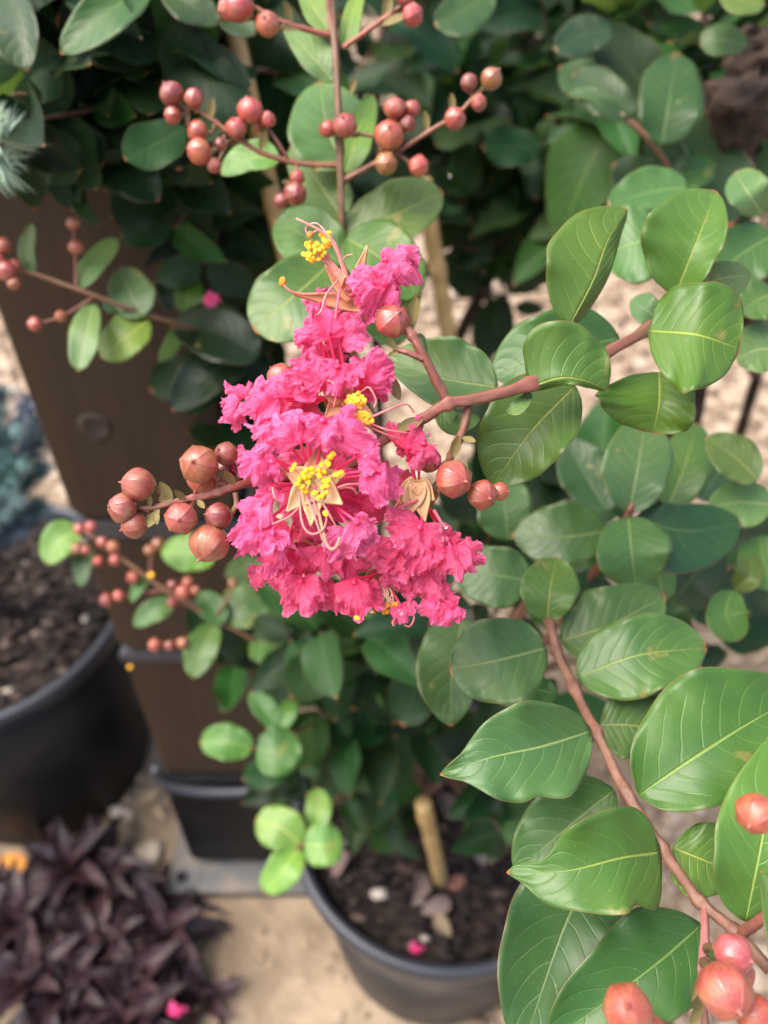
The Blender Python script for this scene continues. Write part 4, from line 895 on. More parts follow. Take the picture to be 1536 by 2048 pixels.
for b in [(600, 60, .293, 44, (-.8, -.4, .4)), (582, 45, .292, 36, (-.3, .8, .4)), (770, 45, .295, 50, (.2, .9, .2)), (760, 50, .295, 60, (.9, -.1, .3)), (420, 240, .291, 40, (.3, .9, .3)), (700, 190, .298, 30, (.4, .8, .3)), (520, 302, .296, 40, (.5, .8, .3)), (640, 330, .302, 30, (-.2, -.8, .4)), (855, 262, .297, 36, (-.2, .9, .2)), (905, 225, .295, 34, (-.1, .9, .2)), (590, 365, .298, 34, (-.6, -.3, .4))]: bract(ub, *b)

# --- small shoots at the left
ls = stem(myr, 'shoot', [(420, 668, .44), (345, 645, .40), (270, 621, .385), (190, 592, .375), (110, 562, .37), (30, 535, .365), (-10, 520, .365)], 0.0012, 0.0008, col=(0.22, 0.13, 0.07))
for lf in [([(66, 548, .37), (52, 500, .37), (64, 446, .37)], 16, 18, .3, .2, G6), ([(155, 576, .375), (190, 525, .373), (236, 478, .375)], 26, 24, .2, .2, G6), ([(187, 606, .376), (172, 672, .374), (156, 742, .378)], 28, 34, .1, .2, G6), ([(290, 632, .385), (262, 590, .383), (240, 536, .386)], 42, 48, .1, .2, G6), ([(298, 640, .388), (255, 672, .385), (203, 716, .389)], 40, 46, .1, .2, G5), ([(240, 622, .385), (225, 612, .385), (205, 600, .388)], 16, 16, .1, .2, G3)]: leaf(ls, *lf, a=.5, b=.5, nu=16, nv=5)
lb = stem(myr, 'flower_stalk', [(153, 578, .3745), (150, 505, .372), (146, 448, .371)], 0.0007, 0.0005); lc = stem(myr, 'flower_stalk', [(186, 596, .375), (125, 632, .372), (72, 648, .371)], 0.0007, 0.0005)
for b in [(146, 447, .369, 27, (0, .6, .7)), (152, 494, .369, 31, (.1, .2, .9)), (122, 632, .37, 25, (0, .1, .9)), (70, 648, .369, 30, (-.7, 0, .7)), (6, 490, .36, 32, (-.3, .5, .7)), (12, 541, .36, 40, (-.4, 0, .8)), (28, 566, .362, 28, (0, -.4, .8)), (0, 520, .363, 30, (-.5, .2, .8)), (30, 530, .362, 24, (-.1, .1, .9))]: bud(lb, *b)
ll = stem(myr, 'shoot', [(700, 1400, .62), (610, 1345, .56), (520, 1287, .53), (400, 1222, .515), (330, 1180, .51), (250, 1122, .505), (170, 1062, .50)], 0.0016, 0.0009, col=(0.24, 0.13, 0.07))
for lf in [([(348, 1206, .51), (310, 1222, .508), (268, 1252, .512)], 22, 26, .2, .2, G2), ([(432, 1112, .52), (380, 1108, .518), (322, 1105, .522)], 36, 42, .1, .2, G5), ([(432, 1248, .515), (405, 1300, .512), (384, 1356, .516)], 30, 36, .2, .2, G2), ([(448, 1246, .515), (425, 1215, .513), (398, 1185, .516)], 28, 28, .2, .2, G2), ([(452, 1242, .52), (490, 1210, .518), (548, 1178, .522)], 44, 48, .1, .2, G2), ([(500, 1278, .53), (530, 1290, .528), (575, 1312, .532)], 40, 40, .1, .2, G2), ([(160, 1062, .52), (120, 1080, .518), (92, 1128, .522)], 34, 36, .2, .2, G5), ([(175, 1085, .53), (168, 1120, .528), (160, 1175, .532)], 20, 22, .2, .2, G3), ([(300, 1150, .512), (280, 1170, .51), (262, 1205, .513)], 12, 14, .2, .2, G2), ([(540, 1150, .56), (500, 1140, .56), (450, 1150, .56)], 30, 30, .2, .2, G2)]: leaf(ll, *lf, a=.5, b=.55, nu=16, nv=5)
for pts in ([(328, 1180, .51), (280, 1188, .508), (218, 1200, .507)], [(300, 1160, .509), (302, 1120, .507), (312, 1090, .506)], [(400, 1222, .515), (368, 1195, .512), (362, 1178, .511)], [(430, 1238, .517), (380, 1275, .513), (312, 1290, .511)], [(430, 1240, .517), (452, 1200, .513), (466, 1165, .511)]): stem(myr, 'flower_stalk', pts, 0.0008, 0.0006)
for b in [(160, 1058, 25), (182, 1053, 25), (155, 1097, 25), (226, 1094, 28), (230, 1120, 24), (196, 1122, 22), (214, 1200, 30), (238, 1191, 24), (266, 1155, 27), (366, 1184, 31), (346, 1205, 23), (376, 1164, 23), (316, 1087, 27), (300, 1100, 24), (310, 1290, 28), (340, 1291, 23), (366, 1286, 25), (466, 1166, 20), (205, 1085, 24), (172, 1100, 22), (345, 1170, 22), (390, 1180, 20)]: bud(ll, b[0], b[1], .503, b[2], (rnd.uniform(-.8, .5), rnd.uniform(-.4, .5), .7))
# --- young bright shoots low in the middle
lm = stem(myr, 'shoot', [(720, 1540, .62), (650, 1630, .56), (605, 1688, .53), (596, 1702, .528)], 0.0012, 0.0008)
for lf in [([(602, 1690, .53), (560, 1655, .526), (512, 1640, .53)], 48, 44, .1, .1, (0.10, .28, .05)), ([(598, 1694, .53), (570, 1735, .525), (528, 1784, .53)], 36, 36, .1, .1, (0.105, .285, .05)), ([(608, 1690, .53), (645, 1690, .526), (686, 1688, .53)], 46, 46, .1, .1, (0.095, .265, .05)), ([(628, 1658, .54), (638, 1622, .538), (632, 1576, .54)], 28, 26, .1, .1, (0.10, .28, .05))]: leaf(lm, *lf, a=.42, b=.42, nu=16, nv=5)
ln = stem(myr, 'shoot', [(640, 1440, .62), (580, 1470, .56), (510, 1496, .53), (500, 1497, .528)], 0.0011, 0.0008)
for lf in [([(506, 1496, .53), (455, 1485, .526), (400, 1486, .53)], 36, 38, .3, .2, (0.055, .20, .04)), ([(512, 1500, .53), (550, 1500, .526), (592, 1470, .53)], 48, 52, .1, .1, (0.045, .16, .035)), ([(552, 1455, .54), (530, 1420, .538), (500, 1384, .54)], 22, 26, .2, .2, (0.055, .19, .04)), ([(560, 1455, .54), (575, 1425, .538), (585, 1400, .54)], 20, 20, .2, .2, (0.065, .21, .045)), ([(790, 1400, .56), (775, 1385, .555), (755, 1360, .56)], 18, 20, .2, .2, (0.07, .24, .045)), ([(790, 1400, .56), (770, 1395, .555), (800, 1375, .56)], 18, 20, .2, .2, (0.07, .24, .045))]: leaf(ln, *lf, a=.45, b=.45, nu=16, nv=5)
# --- the woody stems rising from the pot to those shoots
up = lambda q, dz: q + Vector((0, 0, dz))
for k, (end, via) in enumerate(((P(1330, 640, .262), P(1420, 620, .42)), (P(690, 640, .335), P(760, 900, .48)), (P(1150, 1200, .37), P(1060, 1330, .52)), (P(1060, 1190, .30), P(1010, 1280, .46)), (P(420, 668, .44), P(560, 820, .55)), (P(700, 1400, .62), P(800, 1500, .66)), (P(720, 1540, .62), P(790, 1590, .68)), (P(640, 1440, .62), P(760, 1540, .68)))):
    b = hub[k % 5]; wood([b, b*0.6+via*0.4+Vector((0, 0, 0.05)), via, end], 0.0042 if k < 5 else 0.0026, 0.0017)

# ------------------------------------------------------------------ generic leafy branches for the inner and background foliage
def leafy_branch(parent, pts, rg, n_nodes, start, size, cols, r0=0.0028, r1=0.0008, mat='twig', side=1.0, upw=0.6, name='branch', gloss=0.2):
    sp = [Vector(q) for q in spline([tuple(p) for p in pts], 22)]
    V, F = tube(sp, [r0+(r1-r0)*i/21 for i in range(22)], 6, 0.2)
    br = obj(name, V, F, M[mat], parent, origin=sp[0])
    for k in range(n_nodes):
        u = start+(1-start)*k/max(1, n_nodes-1); i = min(20, int(u*21)); p = sp[i].lerp(sp[i+1], u*21-i); t = (sp[i+1]-sp[i]).normalized()
        s1 = t.cross(Vector((0, 0, 1)));
        if s1.length < 0.1: s1 = t.cross(Vector((1, 0, 0)))
        s1.normalize(); s2 = s1.cross(t)
        a0 = (0 if k % 2 else 1.57) + rg.uniform(-.5, .5)
        for h in (0, 1):
            a = a0 + math.pi*h; out = s1*math.cos(a) + s2*math.sin(a)
            d = (out*side + t*rg.uniform(0.2, 0.9) + Vector((rg.uniform(-.3, .3), rg.uniform(-.3, .3), rg.uniform(-.35, .3)))).normalized()
            nrm = (Vector((rg.uniform(-.6, .6), rg.uniform(-.75, .25), 1.0))*upw + t*0.5 + Vector((rg.uniform(-.4, .4), rg.uniform(-.4, .4), 0))).normalized()
            c = rg.choice(cols); c = tuple(x*rg.uniform(.8, 1.25) for x in c); s = size*rg.choice((0.5, 0.7, 0.85, 1.0, 1.1, 1.3))*rg.uniform(0.9, 1.1)
            inst('leaf', LT[rg.randrange(len(LT))], br, p+d*s*0.05, frame(d, nrm), (s*rg.uniform(.9, 1.15), s, s), c, gloss)
    return br
DARK = [(0.008, 0.029, 0.010), (0.011, 0.038, 0.013), (0.006, 0.022, 0.008), (0.016, 0.050, 0.016)]  # leaf greens lowered in colour to deepen the shade within the foliage
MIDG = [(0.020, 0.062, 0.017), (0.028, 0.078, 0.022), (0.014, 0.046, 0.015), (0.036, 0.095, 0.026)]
rg = random.Random(21)
# inside of the flowering shrub: leaves coloured dark for the shade below and behind the bloom
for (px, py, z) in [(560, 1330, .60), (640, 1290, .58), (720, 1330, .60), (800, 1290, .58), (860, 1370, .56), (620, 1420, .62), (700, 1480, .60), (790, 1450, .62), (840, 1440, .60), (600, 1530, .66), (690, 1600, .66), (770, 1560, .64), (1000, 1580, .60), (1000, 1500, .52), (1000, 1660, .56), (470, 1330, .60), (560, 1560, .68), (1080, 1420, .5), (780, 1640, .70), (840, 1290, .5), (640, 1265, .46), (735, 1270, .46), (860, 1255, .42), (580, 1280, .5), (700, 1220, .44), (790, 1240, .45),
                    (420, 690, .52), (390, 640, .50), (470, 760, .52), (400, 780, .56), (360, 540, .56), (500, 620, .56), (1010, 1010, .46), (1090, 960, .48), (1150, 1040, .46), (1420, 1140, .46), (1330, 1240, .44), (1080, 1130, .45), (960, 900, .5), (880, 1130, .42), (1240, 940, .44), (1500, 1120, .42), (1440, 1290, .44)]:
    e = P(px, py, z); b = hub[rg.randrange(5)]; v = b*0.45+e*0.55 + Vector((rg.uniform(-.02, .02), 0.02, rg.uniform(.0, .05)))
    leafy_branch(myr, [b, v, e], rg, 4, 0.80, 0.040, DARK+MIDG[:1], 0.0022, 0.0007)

# ------------------------------------------------------------------ shrubs behind
def shrub(name, base, label, targets, seed, size, cols, n_nodes=6, start=0.66, hgt=0.35, trunk_r=0.007, side=1.0, cat='shrub'):
    rg = random.Random(seed); root = empty(name, base); tag(root, label, cat, 'leafy shrubs behind the flowering one')
    base = Vector(base); top = base + Vector((rg.uniform(-.03, .03), rg.uniform(-.03, .03), hgt))
    V, F = tube([Vector(q) for q in spline([tuple(base), tuple(base*0.5+top*0.5+Vector((0.012, 0, 0))), tuple(top)], 14)], [trunk_r*(1.15-0.35*i/13) for i in range(14)], 10, 0.25); obj('trunk', V, F, M['bark'], root, origin=base)
    for (px, py, z) in targets:
        e = P(px+rg.uniform(-15, 15), py+rg.uniform(-15, 15), z); v = top*0.5+e*0.5 + Vector((rg.uniform(-.04, .04), rg.uniform(-.04, .04), rg.uniform(.0, .06)))
        leafy_branch(root, [top*0.95+base*0.05, v, e], rg, n_nodes, start, size, cols, 0.003, 0.0008, side=side)
    return root
def grid(x0, x1, y0, y1, z0, z1, nx, ny, rg, keep=1.0):
    out = []
    for i in range(nx):
        for j in range(ny):
            if rg.random() < keep: out.append((x0+(x1-x0)*(i+rg.random())/nx, y0+(y1-y0)*(j+rg.random())/ny, rg.uniform(z0, z1)))
    return out
rg = random.Random(33)
# upper left, dark and glossy; in front of the post's top
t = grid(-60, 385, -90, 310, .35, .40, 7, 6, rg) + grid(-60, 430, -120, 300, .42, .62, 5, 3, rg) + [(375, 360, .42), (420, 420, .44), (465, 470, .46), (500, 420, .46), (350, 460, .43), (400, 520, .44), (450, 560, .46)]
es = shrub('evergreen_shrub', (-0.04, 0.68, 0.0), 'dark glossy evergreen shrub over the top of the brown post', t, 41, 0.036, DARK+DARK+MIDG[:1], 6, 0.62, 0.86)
V, F = tube([Vector(q) for q in spline([tuple(P(150, 60, .42)), tuple(P(260, 130, .40)), tuple(P(330, 180, .40)), tuple(P(420, 260, .44))], 14)], 0.0016, 6); eb = obj('branch', V, F, M['twig'], es)
for lf in [([(300, -30, .34), (215, 25, .335), (122, 108, .34)], 48, 56, .3, .5, G2), ([(320, -30, .345), (380, 10, .345), (440, 48, .35)], 40, 36, .3, .4, G3), ([(-10, -60, .345), (40, 40, .34), (55, 142, .345)], 34, 80, .5, .2, G3), ([(208, 286, .40), (262, 330, .395), (318, 402, .40)], 46, 66, .1, .2, G4), ([(240, 250, .41), (290, 285, .405), (330, 330, .41)], 42, 40, .1, .2, DARK[3]), ([(176, 262, .41), (140, 310, .405), (106, 378, .41)], 40, 34, .1, .2, G4), ([(155, 350, .40), (160, 400, .395), (198, 452, .40)], 14, 22, .2, .2, G2), ([(430, 10, .36), (470, 40, .36), (510, 70, .36)], 36, 30, .1, .2, G3),
           ([(520, 712, .42), (430, 664, .415), (342, 655, .42)], 56, 58, .5, .2, DARK[3]), ([(500, 715, .43), (420, 750, .425), (345, 822, .43)], 40, 62, .2, .3, DARK[3]), ([(515, 715, .44), (500, 760, .435), (470, 810, .44)], 44, 44, .1, .1, DARK[1]), ([(360, 650, .44), (345, 690, .44), (318, 722, .44)], 18, 18, .1, .1, G5), ([(370, 628, .44), (378, 590, .435), (385, 545, .44)], 28, 30, .2, .2, G5), ([(395, 545, .45), (400, 500, .445), (385, 460, .45)], 32, 34, .2, .2, G2), ([(345, 620, .45), (335, 580, .445), (330, 530, .45)], 24, 24, .2, .2, DARK[3])]: leaf(eb, *lf, a=.55, b=.65, nu=16, nv=5, gloss=.36)
# upper centre
t = grid(400, 920, -200, 440, .62, .95, 6, 6, rg, 0.95) + grid(330, 520, 420, 560, .75, .9, 2, 1, rg)
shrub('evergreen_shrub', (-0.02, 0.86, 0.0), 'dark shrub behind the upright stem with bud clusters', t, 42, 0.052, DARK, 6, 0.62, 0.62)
# upper right, lighter, stout trunk
t = grid(880, 1300, -200, 330, .62, .95, 6, 5, rg, 0.8) + [(1000, 420, .8), (930, 380, .8), (1060, 380, .75), (1130, 330, .7), (960, 440, .8), (1080, 430, .75), (1130, 480, .7), (900, 520, .82), (1020, 600, .82), (1180, 430, .7)]
shrub('evergreen_shrub', (0.16, 0.98, 0.0), 'loose green shrub with tan gravel showing between its leaves', t, 43, 0.052, DARK+MIDG[:2], 6, 0.58, 0.62)
t = grid(1180, 1600, -200, 360, .52, .74, 6, 5, rg, 0.9) + [(1330, 330, .5), (1240, 200, .46), (1330, 210, .46), (1190, 190, .48)]
t = [q for q in t if not (1385 < q[0] < 1600 and 20 < q[1] < 400)]
sh4 = shrub('evergreen_shrub', (0.40, 0.72, 0.0), 'green shrub with stout brown trunk behind the rounded leaves, upper right', t, 44, 0.055, MIDG, 6, 0.6, 0.6)
V, F = tube([Vector(q) for q in spline([tuple(P(1370, 400, .46)), tuple(P(1335, 330, .42)), tuple(P(1290, 270, .405)), tuple(P(1240, 228, .40))], 14)], 0.0014, 6); eb = obj('branch', V, F, M['stem'], sh4, color=(.24, .12, .08))
for lf in [([(1322, 292, .405), (1338, 200, .395), (1352, 106, .405)], 62, 70, .1, .1, G3), ([(1266, 232, .40), (1210, 180, .398), (1148, 148, .405)], 52, 40, .1, .3, G3), ([(1240, 228, .40), (1190, 195, .398), (1136, 190, .40)], 10, 22, .2, .3, G2), ([(1345, 345, .44), (1300, 370, .44), (1225, 330, .44)], 50, 56, .1, .1, G4), ([(1345, 350, .43), (1385, 345, .425), (1430, 330, .43)], 40, 34, .1, .3, G2), ([(1495, 90, .42), (1440, 80, .415), (1400, 90, .42)], 34, 32, .1, .2, G2), ([(1440, -20, .40), (1480, 0, .40), (1530, 10, .40)], 30, 30, .1, .2, G5), ([(1225, 60, .44), (1170, 70, .44), (1110, 100, .44)], 40, 40, .1, .2, G4), ([(985, -20, .42), (930, 20, .42), (870, 50, .42)], 50, 40, .1, .2, G3)]: leaf(eb, *lf, a=.5, b=.5, nu=16, nv=5, gloss=.32)
# stout, tilted trunk of that last shrub
tr = [P(1432, 420, .50), P(1468, 290, .47), P(1492, 180, .45), P(1516, 60, .44)]
par = bpy.data.objects['evergreen_shrub.003']
V, F = tube([Vector(q) for q in spline([tuple(Vector((0.37, 0.70, 0.0))), tuple(tr[0]), tuple(tr[1]), tuple(tr[2]), tuple(tr[3])], 40)], [0.0150-0.0035*i/39 for i in range(40)], 22, 0.9); obj('trunk', V, F, M['bark'], par, origin=(0.37, 0.70, 0.0))
# grey bare branches crossing the gap in the middle
rb = bpy.data.objects['evergreen_shrub.002']
for pts, r0, r1 in (([(860, 760, .95), (930, 650, .90), (985, 540, .85), (1060, 450, .80), (1200, 370, .75)], 0.0075, 0.005), ([(1060, 450, .80), (960, 500, .80), (900, 480, .80)], 0.003, 0.0015), ([(980, 560, .86), (1080, 545, .84), (1180, 560, .82)], 0.002, 0.001), ([(880, 600, .86), (990, 590, .86), (1100, 580, .86)], 0.0015, 0.001)):
    sp = [P(*q) for q in spline(pts, 24)]; V, F = tube(sp, [r0+(r1-r0)*i/23 for i in range(24)], 8, 0.3); obj('branch', V, F, M['bark'], rb, origin=sp[0])

# ------------------------------------------------------------------ tall hedge added out of view to block low sky light
rg = random.Random(88); NV = []; NF = []
for k in range(26000):
    x = rg.uniform(-6, 6); d_ = rg.random()**2; y = 5.4+1.1*d_+0.3*noise.noise(Vector((x*1.5, 3, 0))); z = rg.uniform(0.0, 3.8+0.4*noise.noise(Vector((x*2, 9, 0))))
    a = Vector((rg.gauss(0, 1), rg.gauss(0, 1), rg.gauss(0, 1))).normalized()*rg.uniform(.04, .075); b = Vector((rg.gauss(0, 1), rg.gauss(0, 1), rg.gauss(0, 1))); b = (b-a*(b.dot(a)/a.length_squared)).normalized()*a.length*.55
    c = Vector((x, y, z)); i0 = len(NV); NV += [c-a, c+b, c+a, c-b]; NF.append((i0, i0+1, i0+2, i0+3))
ho = obj('shade_hedge', NV, NF, simple('shade_hedge_leaf', (0.02, 0.06, 0.018), (0.04, 0.10, 0.03), 3, 0.6, 0.3, trans=0.1), origin=(0, 5.5, 0)); tag(ho, 'tall dark hedge added out of view beyond the shrubs to block low sky light', 'shade_hedge', kind='stuff')

# ------------------------------------------------------------------ bamboo canes
def cane(p0, p1, r, label):
    d = (p1-p0); n = 40; pts = [p0 + d*i/(n-1) for i in range(n)]; L = d.length
    rad = [r*(1+0.18*math.exp(-(((L*i/(n-1)) % 0.13 - 0.065)/0.005)**2)) for i in range(n)]
    V, F = tube(pts, rad, 12, 0.05); o = obj('bamboo_cane', V, F, M['bamboo'], origin=p0); tag(o, label, 'plant stake', 'bamboo canes staking the shrubs')
cane(P(600, 640, .47), P(456, 10, .392), 0.0050, 'bamboo cane rising behind the bud clusters, upper left of the bloom')
cane(P(900, 690, .66), P(845, 360, .58), 0.0065, 'bamboo cane behind the top petals, right of the bloom')
cane(Vector((P(884, 1785, .80).x, P(884, 1785, .80).y, ZC-0.02)), P(846, 1608, .625), 0.0066, 'short cut bamboo cane standing in the soil of the dusty pot')

# ------------------------------------------------------------------ purple-leaved plants, lower left
def purple_leaf(seed):
    rg = random.Random(seed); V = []; F = []
    for i in range(11):
        u = i/10; w = 0.17*wprof(min(max(u, .004), .996), .75, .95)
        for j in range(-3, 4):
            s = j/3; V.append((s*w, u, 0.75*abs(s)*w + 0.25*u - (0.35+0.2*rg.random())*u*u + 0.02*math.sin(14*u+3*s)*abs(s)))
    for i in range(10):
        for j in range(6): F.append((i*7+j, i*7+j+1, (i+1)*7+j+1, (i+1)*7+j))
    return meshdata('leaf', V, F, M['purple'])
PL = [purple_leaf(s) for s in range(3)]
def purple(px, py, z, seed, label, n=2):
    rg = random.Random(seed); c = P(px, py, z); base = Vector((c.x+rg.uniform(-.02, .02), c.y+0.01, 0.0)); root = empty('purple_foliage_plant', base); tag(root, label, 'plant', 'purple-leaved plants at the lower left')
    for s in range(n):
        e = c + (Vector((rg.uniform(-.05, .05), rg.uniform(-.05, .05), rg.uniform(-.05, .0))) if s else Vector())
        V, F = tube([Vector(q) for q in spline([tuple(base), tuple(base*.5+e*.5+Vector((rg.uniform(-.01, .01), 0, 0))), tuple(e)], 8)], 0.0016, 6); st = obj('stem', V, F, M['twig'], root, origin=base)
        for tier, (m, ln, el) in enumerate(((3, .040, 66), (5, .074, 44), (5, .090, 20))):
            for k in range(m):
                a = 6.283*(k+0.5*tier)/m + rg.uniform(-.3, .3); el_ = math.radians(el+rg.uniform(-12, 12)); d = Vector((math.cos(a)*math.cos(el_), math.sin(a)*math.cos(el_), math.sin(el_)))
                col = rg.choice([(0.022, .010, .014), (0.032, .013, .017), (0.015, .010, .016), (0.045, .022, .024)])
                inst('leaf', PL[rg.randrange(3)], st, e - Vector((0, 0, .012*tier)), frame(d, Vector((0, 0, 1))), ln*rg.uniform(.8, 1.15), col)
for k, (px, py, z, lab) in enumerate(((185, 1900, .93, 'dark purple plant in front of the others by the corner of bare ground'), (325, 1870, .95, 'dark purple rosette plant nearest the grey base plate'), (140, 1735, .98, 'dark purple plant touching the big black pot'), (60, 1960, .90, 'dark purple plant in the lower left corner'), (400, 2005, .93, 'dark purple plant at the bottom edge beside bare sandy ground'), (250, 2050, .88, 'dark purple plant lowest on the bottom edge under the pink petal'), (30, 1850, .95, 'dark purple plant beside the orange fallen leaf'))): purple(px, py, z, 60+k, lab)

# ------------------------------------------------------------------ blue conifer in the big pot
def conifer(base, tips, label, name='blue_spruce', seed=4, ncol=(0.11, 0.18, 0.21), trunk=False, n0=0.55):
    rg = random.Random(seed); root = empty(name, base); tag(root, label, 'conifer'); base = Vector(base)
    if trunk:
        V, F = tube([Vector((base.x-.05, base.y+.02, 0)), base*.5+Vector((base.x-.05, base.y+.02, 0))*.5, base], [.012, .010, .008], 8); obj('trunk', V, F, M['bark'], root, origin=(base.x-.05, base.y+.02, 0))
    for e in tips:
        m = base*0.4+e*0.6+Vector((0, 0, 0.03)); sp = [Vector(q) for q in spline([tuple(base), tuple(m), tuple(e)], 26)]
        V, F = tube(sp, [0.004-0.0026*i/25 for i in range(26)], 6); br = obj('branch', V, F, M['bark'], root, origin=base)
        NV = []; NF = []
        for k in range(330):
            u = n0+(1-n0)*(k/330); i = min(24, int(u*25)); p = sp[i].lerp(sp[i+1], u*25-i); t = (sp[i+1]-sp[i]).normalized()
            q = Vector((rg.gauss(0, 1), rg.gauss(0, 1), rg.gauss(0, 1))); q = (q - t*q.dot(t)).normalized(); d = (q + t*rg.uniform(.3, 1.1)).normalized(); L = rg.uniform(.014, .022)
            s = d.cross(Vector((.2, .3, .9))).normalized()*0.0009; w = d.cross(s).normalized()*0.0009; b = len(NV)
            NV += [p+s, p-s*0.5+w, p-s*0.5-w, p+d*L]; NF += [(b, b+1, b+3), (b+1, b+2, b+3), (b+2, b, b+3)]
        nd = obj('needles', NV, NF, M['needle'], br, origin=sp[12], smooth=False, color=tuple(x*rg.uniform(.8, 1.2) for x in ncol)); nd['kind'] = 'stuff'
    return root
bs = Vector((POT_L[0], POT_L[1], ZL-0.01)); tips = [P(x, y, z) for x, y, z in ((60, 800, .72), (20, 860, .72), (100, 850, .76), (30, 930, .72), (90, 930, .76), (20, 1000, .72), (85, 1010, .76), (-40, 900, .74), (-30, 820, .78), (45, 1050, .76), (5, 780, .8), (110, 780, .84), (-20, 1040, .75))]
conifer(bs, tips, 'blue-grey needled conifer growing from the big black pot at the left edge')
conifer(Vector((-0.78, 0.46, 0.80)), [P(6, 285, .335), P(-6, 318, .335), P(-24, 268, .34)], 'pale green conifer sprig poking in at the left edge above the brown post', seed=9, ncol=(0.50, 0.62, 0.46), trunk=True, n0=0.85)

# ------------------------------------------------------------------ stones, fallen leaves and petals, drops
def rock(px, py, r, flat, label, col, seed, grp='loose stones by the post'):
    """stone lying on the ground where the picture shows it"""
    d = P(px, py, 1.0)-CP; t = (CH-r*flat*0.6)/-d.z; c = CP+d*t; rg = random.Random(seed)
    v, f = ICO[2]; off = Vector((seed*1.7, seed*0.3, 2)); a = rg.random()*6.28; V = []
    for p in v:
        k = r*(1+0.35*noise.noise(p*1.2+off)+0.10*noise.noise(p*3.1+off)); V.append(c+Vector(((p.x*math.cos(a)*1.25-p.y*math.sin(a)*.8)*k, (p.x*math.sin(a)*1.25+p.y*math.cos(a)*.8)*k, p.z*k*flat)))
    tag(obj('stone', V, f, M['pale_stone'], origin=c, color=col), label, 'stone', grp)
CRM = (0.60, 0.50, 0.38); TAN = (0.46, 0.33, 0.20); BRN = (0.30, 0.21, 0.13)
rock(286, 1722, .022, .5, 'flat cream stone lying on bare ground left of the grey plate', (0.70, 0.62, 0.50), 1); rock(243, 1628, .013, .8, 'round pinkish white pebble beside the big black pot', (0.72, 0.62, 0.56), 2); rock(247, 1672, .014, .9, 'upright tan pebble just below the pinkish white one', TAN, 3)
for k, (x, y, r, c, lab) in enumerate(((302, 1590, .013, BRN, 'brown stone tight against the post foot'), (275, 1555, .009, TAN, 'small tan stone in the gap between pot and post'), (210, 1650, .008, BRN, 'small brown stone touching the big pot near the pinkish pebble'), (205, 1690, .010, TAN, 'tan stone at the middle of the little pile by the pot'), (175, 1680, .010, TAN, 'tan stone in the pile nearest the black pot wall'), (170, 1715, .009, CRM, 'pale tan stone at the front of the pile'), (90, 1710, .014, BRN, 'dark stone behind the purple plant'), (130, 1700, .009, CRM, 'pale pebble beside the small green weed'), (255, 1600, .008, BRN, 'tiny brown stone above the pinkish pebble'), (230, 1600, .009, (0.25, 0.24, 0.2), 'greyish stone at the pot foot above the pinkish pebble'), (320, 1625, .009, BRN, 'brown pebble beside the edge of the grey plate'), (190, 1725, .007, TAN, 'small tan pebble lowest in the pile'), (300, 1740, .004, BRN, 'tiny dark pebble beside the flat cream stone'), (395, 1785, .006, (0.08, 0.06, 0.05), 'small black pebble in front of the grey plate'))): rock(x, y, r, .75, lab, c, 10+k)
def fallen(name, px, py, z, L, d, nrm, col, label, cat, mat='deadleaf', tpl=3):
    me = LT[tpl].copy(); me.materials.clear(); me.materials.append(M[mat]); o = inst(name, me, None, P(px, py, z), frame(Vector(d), Vector(nrm)), L*.9, tuple(x*(.6 if 'dead' in label else 1) for x in col)); tag(o, label, cat)
def on_z(px, py, h):
    d = P(px, py, 1.0)-CP; return ((CH-h)/-d.z)
fallen('fallen_leaf', -20, 1745, on_z(-20, 1745, .012), .05, (1, .2, .1), (0, -.4, 1), (0.85, 0.36, 0.07), 'orange fallen leaf at the left edge below the big pot', 'fallen leaf', tpl=2)
fallen('fallen_leaf', 850, 1745, on_z(850, 1745, ZC+.012), .035, (-.3, -1, .2), (.5, 0, 1), (0.33, 0.24, 0.21), 'curled grey-brown dead leaf on soil left of the cut cane', 'fallen leaf')
fallen('fallen_leaf', 900, 1800, on_z(900, 1800, ZC+.012), .030, (-1, -.6, .3), (0, -.4, 1), (0.34, 0.25, 0.22), 'curled dead leaf on soil just under the cut cane', 'fallen leaf', tpl=5)
fallen('fallen_leaf', 870, 1830, on_z(870, 1830, ZC+.012), .025, (.4, -.6, .2), (0, -.3, 1), (0.42, 0.32, 0.21), 'tan crumpled dead leaf in the middle of the potting soil', 'fallen leaf', tpl=1)
fallen('fallen_leaf', 895, 1770, on_z(895, 1770, ZC+.01), .020, (1, .2, .1), (0, -.3, 1), (0.42, 0.18, 0.13), 'reddish dead leaf on soil right of the cut cane', 'fallen leaf', tpl=2)
fallen('fallen_leaf', 965, 1660, on_z(965, 1660, ZC+.01), .040, (-.1, -1, .1), (.2, 0, 1), (0.40, 0.32, 0.29), 'pinkish grey dead leaf on soil at the back right of the pot', 'fallen leaf', tpl=0)
fallen('fallen_leaf', 905, 1640, on_z(905, 1640, ZC+.02), .042, (-.3, 1, .2), (.4, 0, 1), (0.36, 0.27, 0.23), 'long dull brown dead leaf leaning behind the cut cane', 'fallen leaf', tpl=3)
fallen('fallen_leaf', 690, 1700, on_z(690, 1700, ZC+.012), .030, (-.4, -1, .1), (0, .3, 1), (0.34, 0.24, 0.22), 'grey-brown dead leaf at the back left of the potting soil', 'fallen leaf', tpl=1)
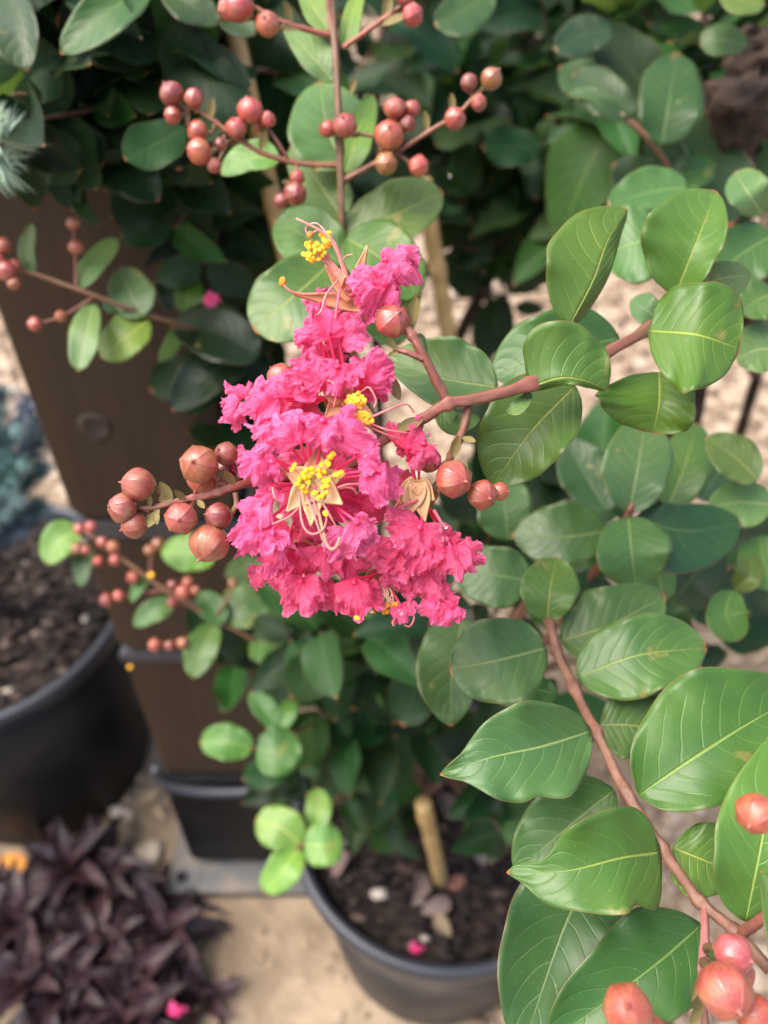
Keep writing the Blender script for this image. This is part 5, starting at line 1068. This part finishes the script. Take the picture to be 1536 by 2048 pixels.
def weed(px, py, label):
    z = on_z(px, py, 0.0); b = P(px, py, z); root = empty('weed_seedling', b); tag(root, label, 'weed'); rg = random.Random(3)
    V, F = tube([b, b+Vector((0, 0, .012))], .0008, 6); obj('stem', V, F, M['bract'], root, origin=b)
    for k in range(4): a = k*1.57+.4; inst('leaf', LT[2], root, b+Vector((0, 0, .012)), frame(Vector((math.cos(a), math.sin(a), .4)), Vector((0, 0, 1))), .014, (0.14, 0.34, 0.06))
weed(122, 1668, 'tiny green weed seedling at the foot of the big black pot')
def drop_petal(px, py, z, R, label):
    o = inst('fallen_petal', PT[3], None, P(px, py, z), frame(camdir(.2, .9, .2), camdir(0, .4, 1)), R*z/FPX, (0.86, 0.04, 0.25)); tag(o, label, 'petal')
drop_petal(350, 2030, .86, 22, 'crumpled pink petal caught on the purple leaves at the bottom')
drop_petal(832, 1905, on_z(832, 1905, ZC+.01), 18, 'small magenta petal fallen on the soil near the pot rim')
pf = empty('flower', P(425, 600, .425), myr)
for q in ((418, 594, .425, 15, 120), (430, 602, .425, 14, -40), (421, 606, .426, 13, 220)): petal(pf, (425, 600, .427), *q, (0, 0), MAG)
v_, f_ = ICO[3]
def droplet(px, py, z, d, label):
    r = d/2*z/FPX; c = P(px, py, z); tag(obj('water_drop', [c+p*r for p in v_], f_, M['water'], origin=c), label, 'water drop', 'water drops on the bloom')
for a_ in ((889, 1051, .1968, 14, 'clear water drop hanging on the pink filament at the right'), (728, 908, .183, 11, 'water drop under the magenta petals right of the yellow anthers'), (856, 872, .195, 13, 'water drop on the red petal below the main stalk'), (800, 1224, .2, 12, 'water drop on the small petal at the bottom'), (675, 1200, .195, 9, 'water drop on the lowest hanging petal'), (742, 1222, .196, 9, 'water drop near the tip of the lowest petals'), (900, 352, .29, 9, 'tiny drop below the right bud cluster')): droplet(*a_)
def fallen_anther(px, py, z, label):
    o = inst('fallen_anther', AN, None, P(px, py, z), frame(camdir(1, .3, 0), camdir(0, 0, 1)), .0015, (0.95, 0.55, 0.06)); tag(o, label, 'anther', 'fallen yellow anthers')
fallen_anther(260, 1334, .7205, 'yellow speck at the left edge of the lower dark band of the post'); fallen_anther(302, 1150, .5065, 'yellow speck among the blurred buds in front of the post')
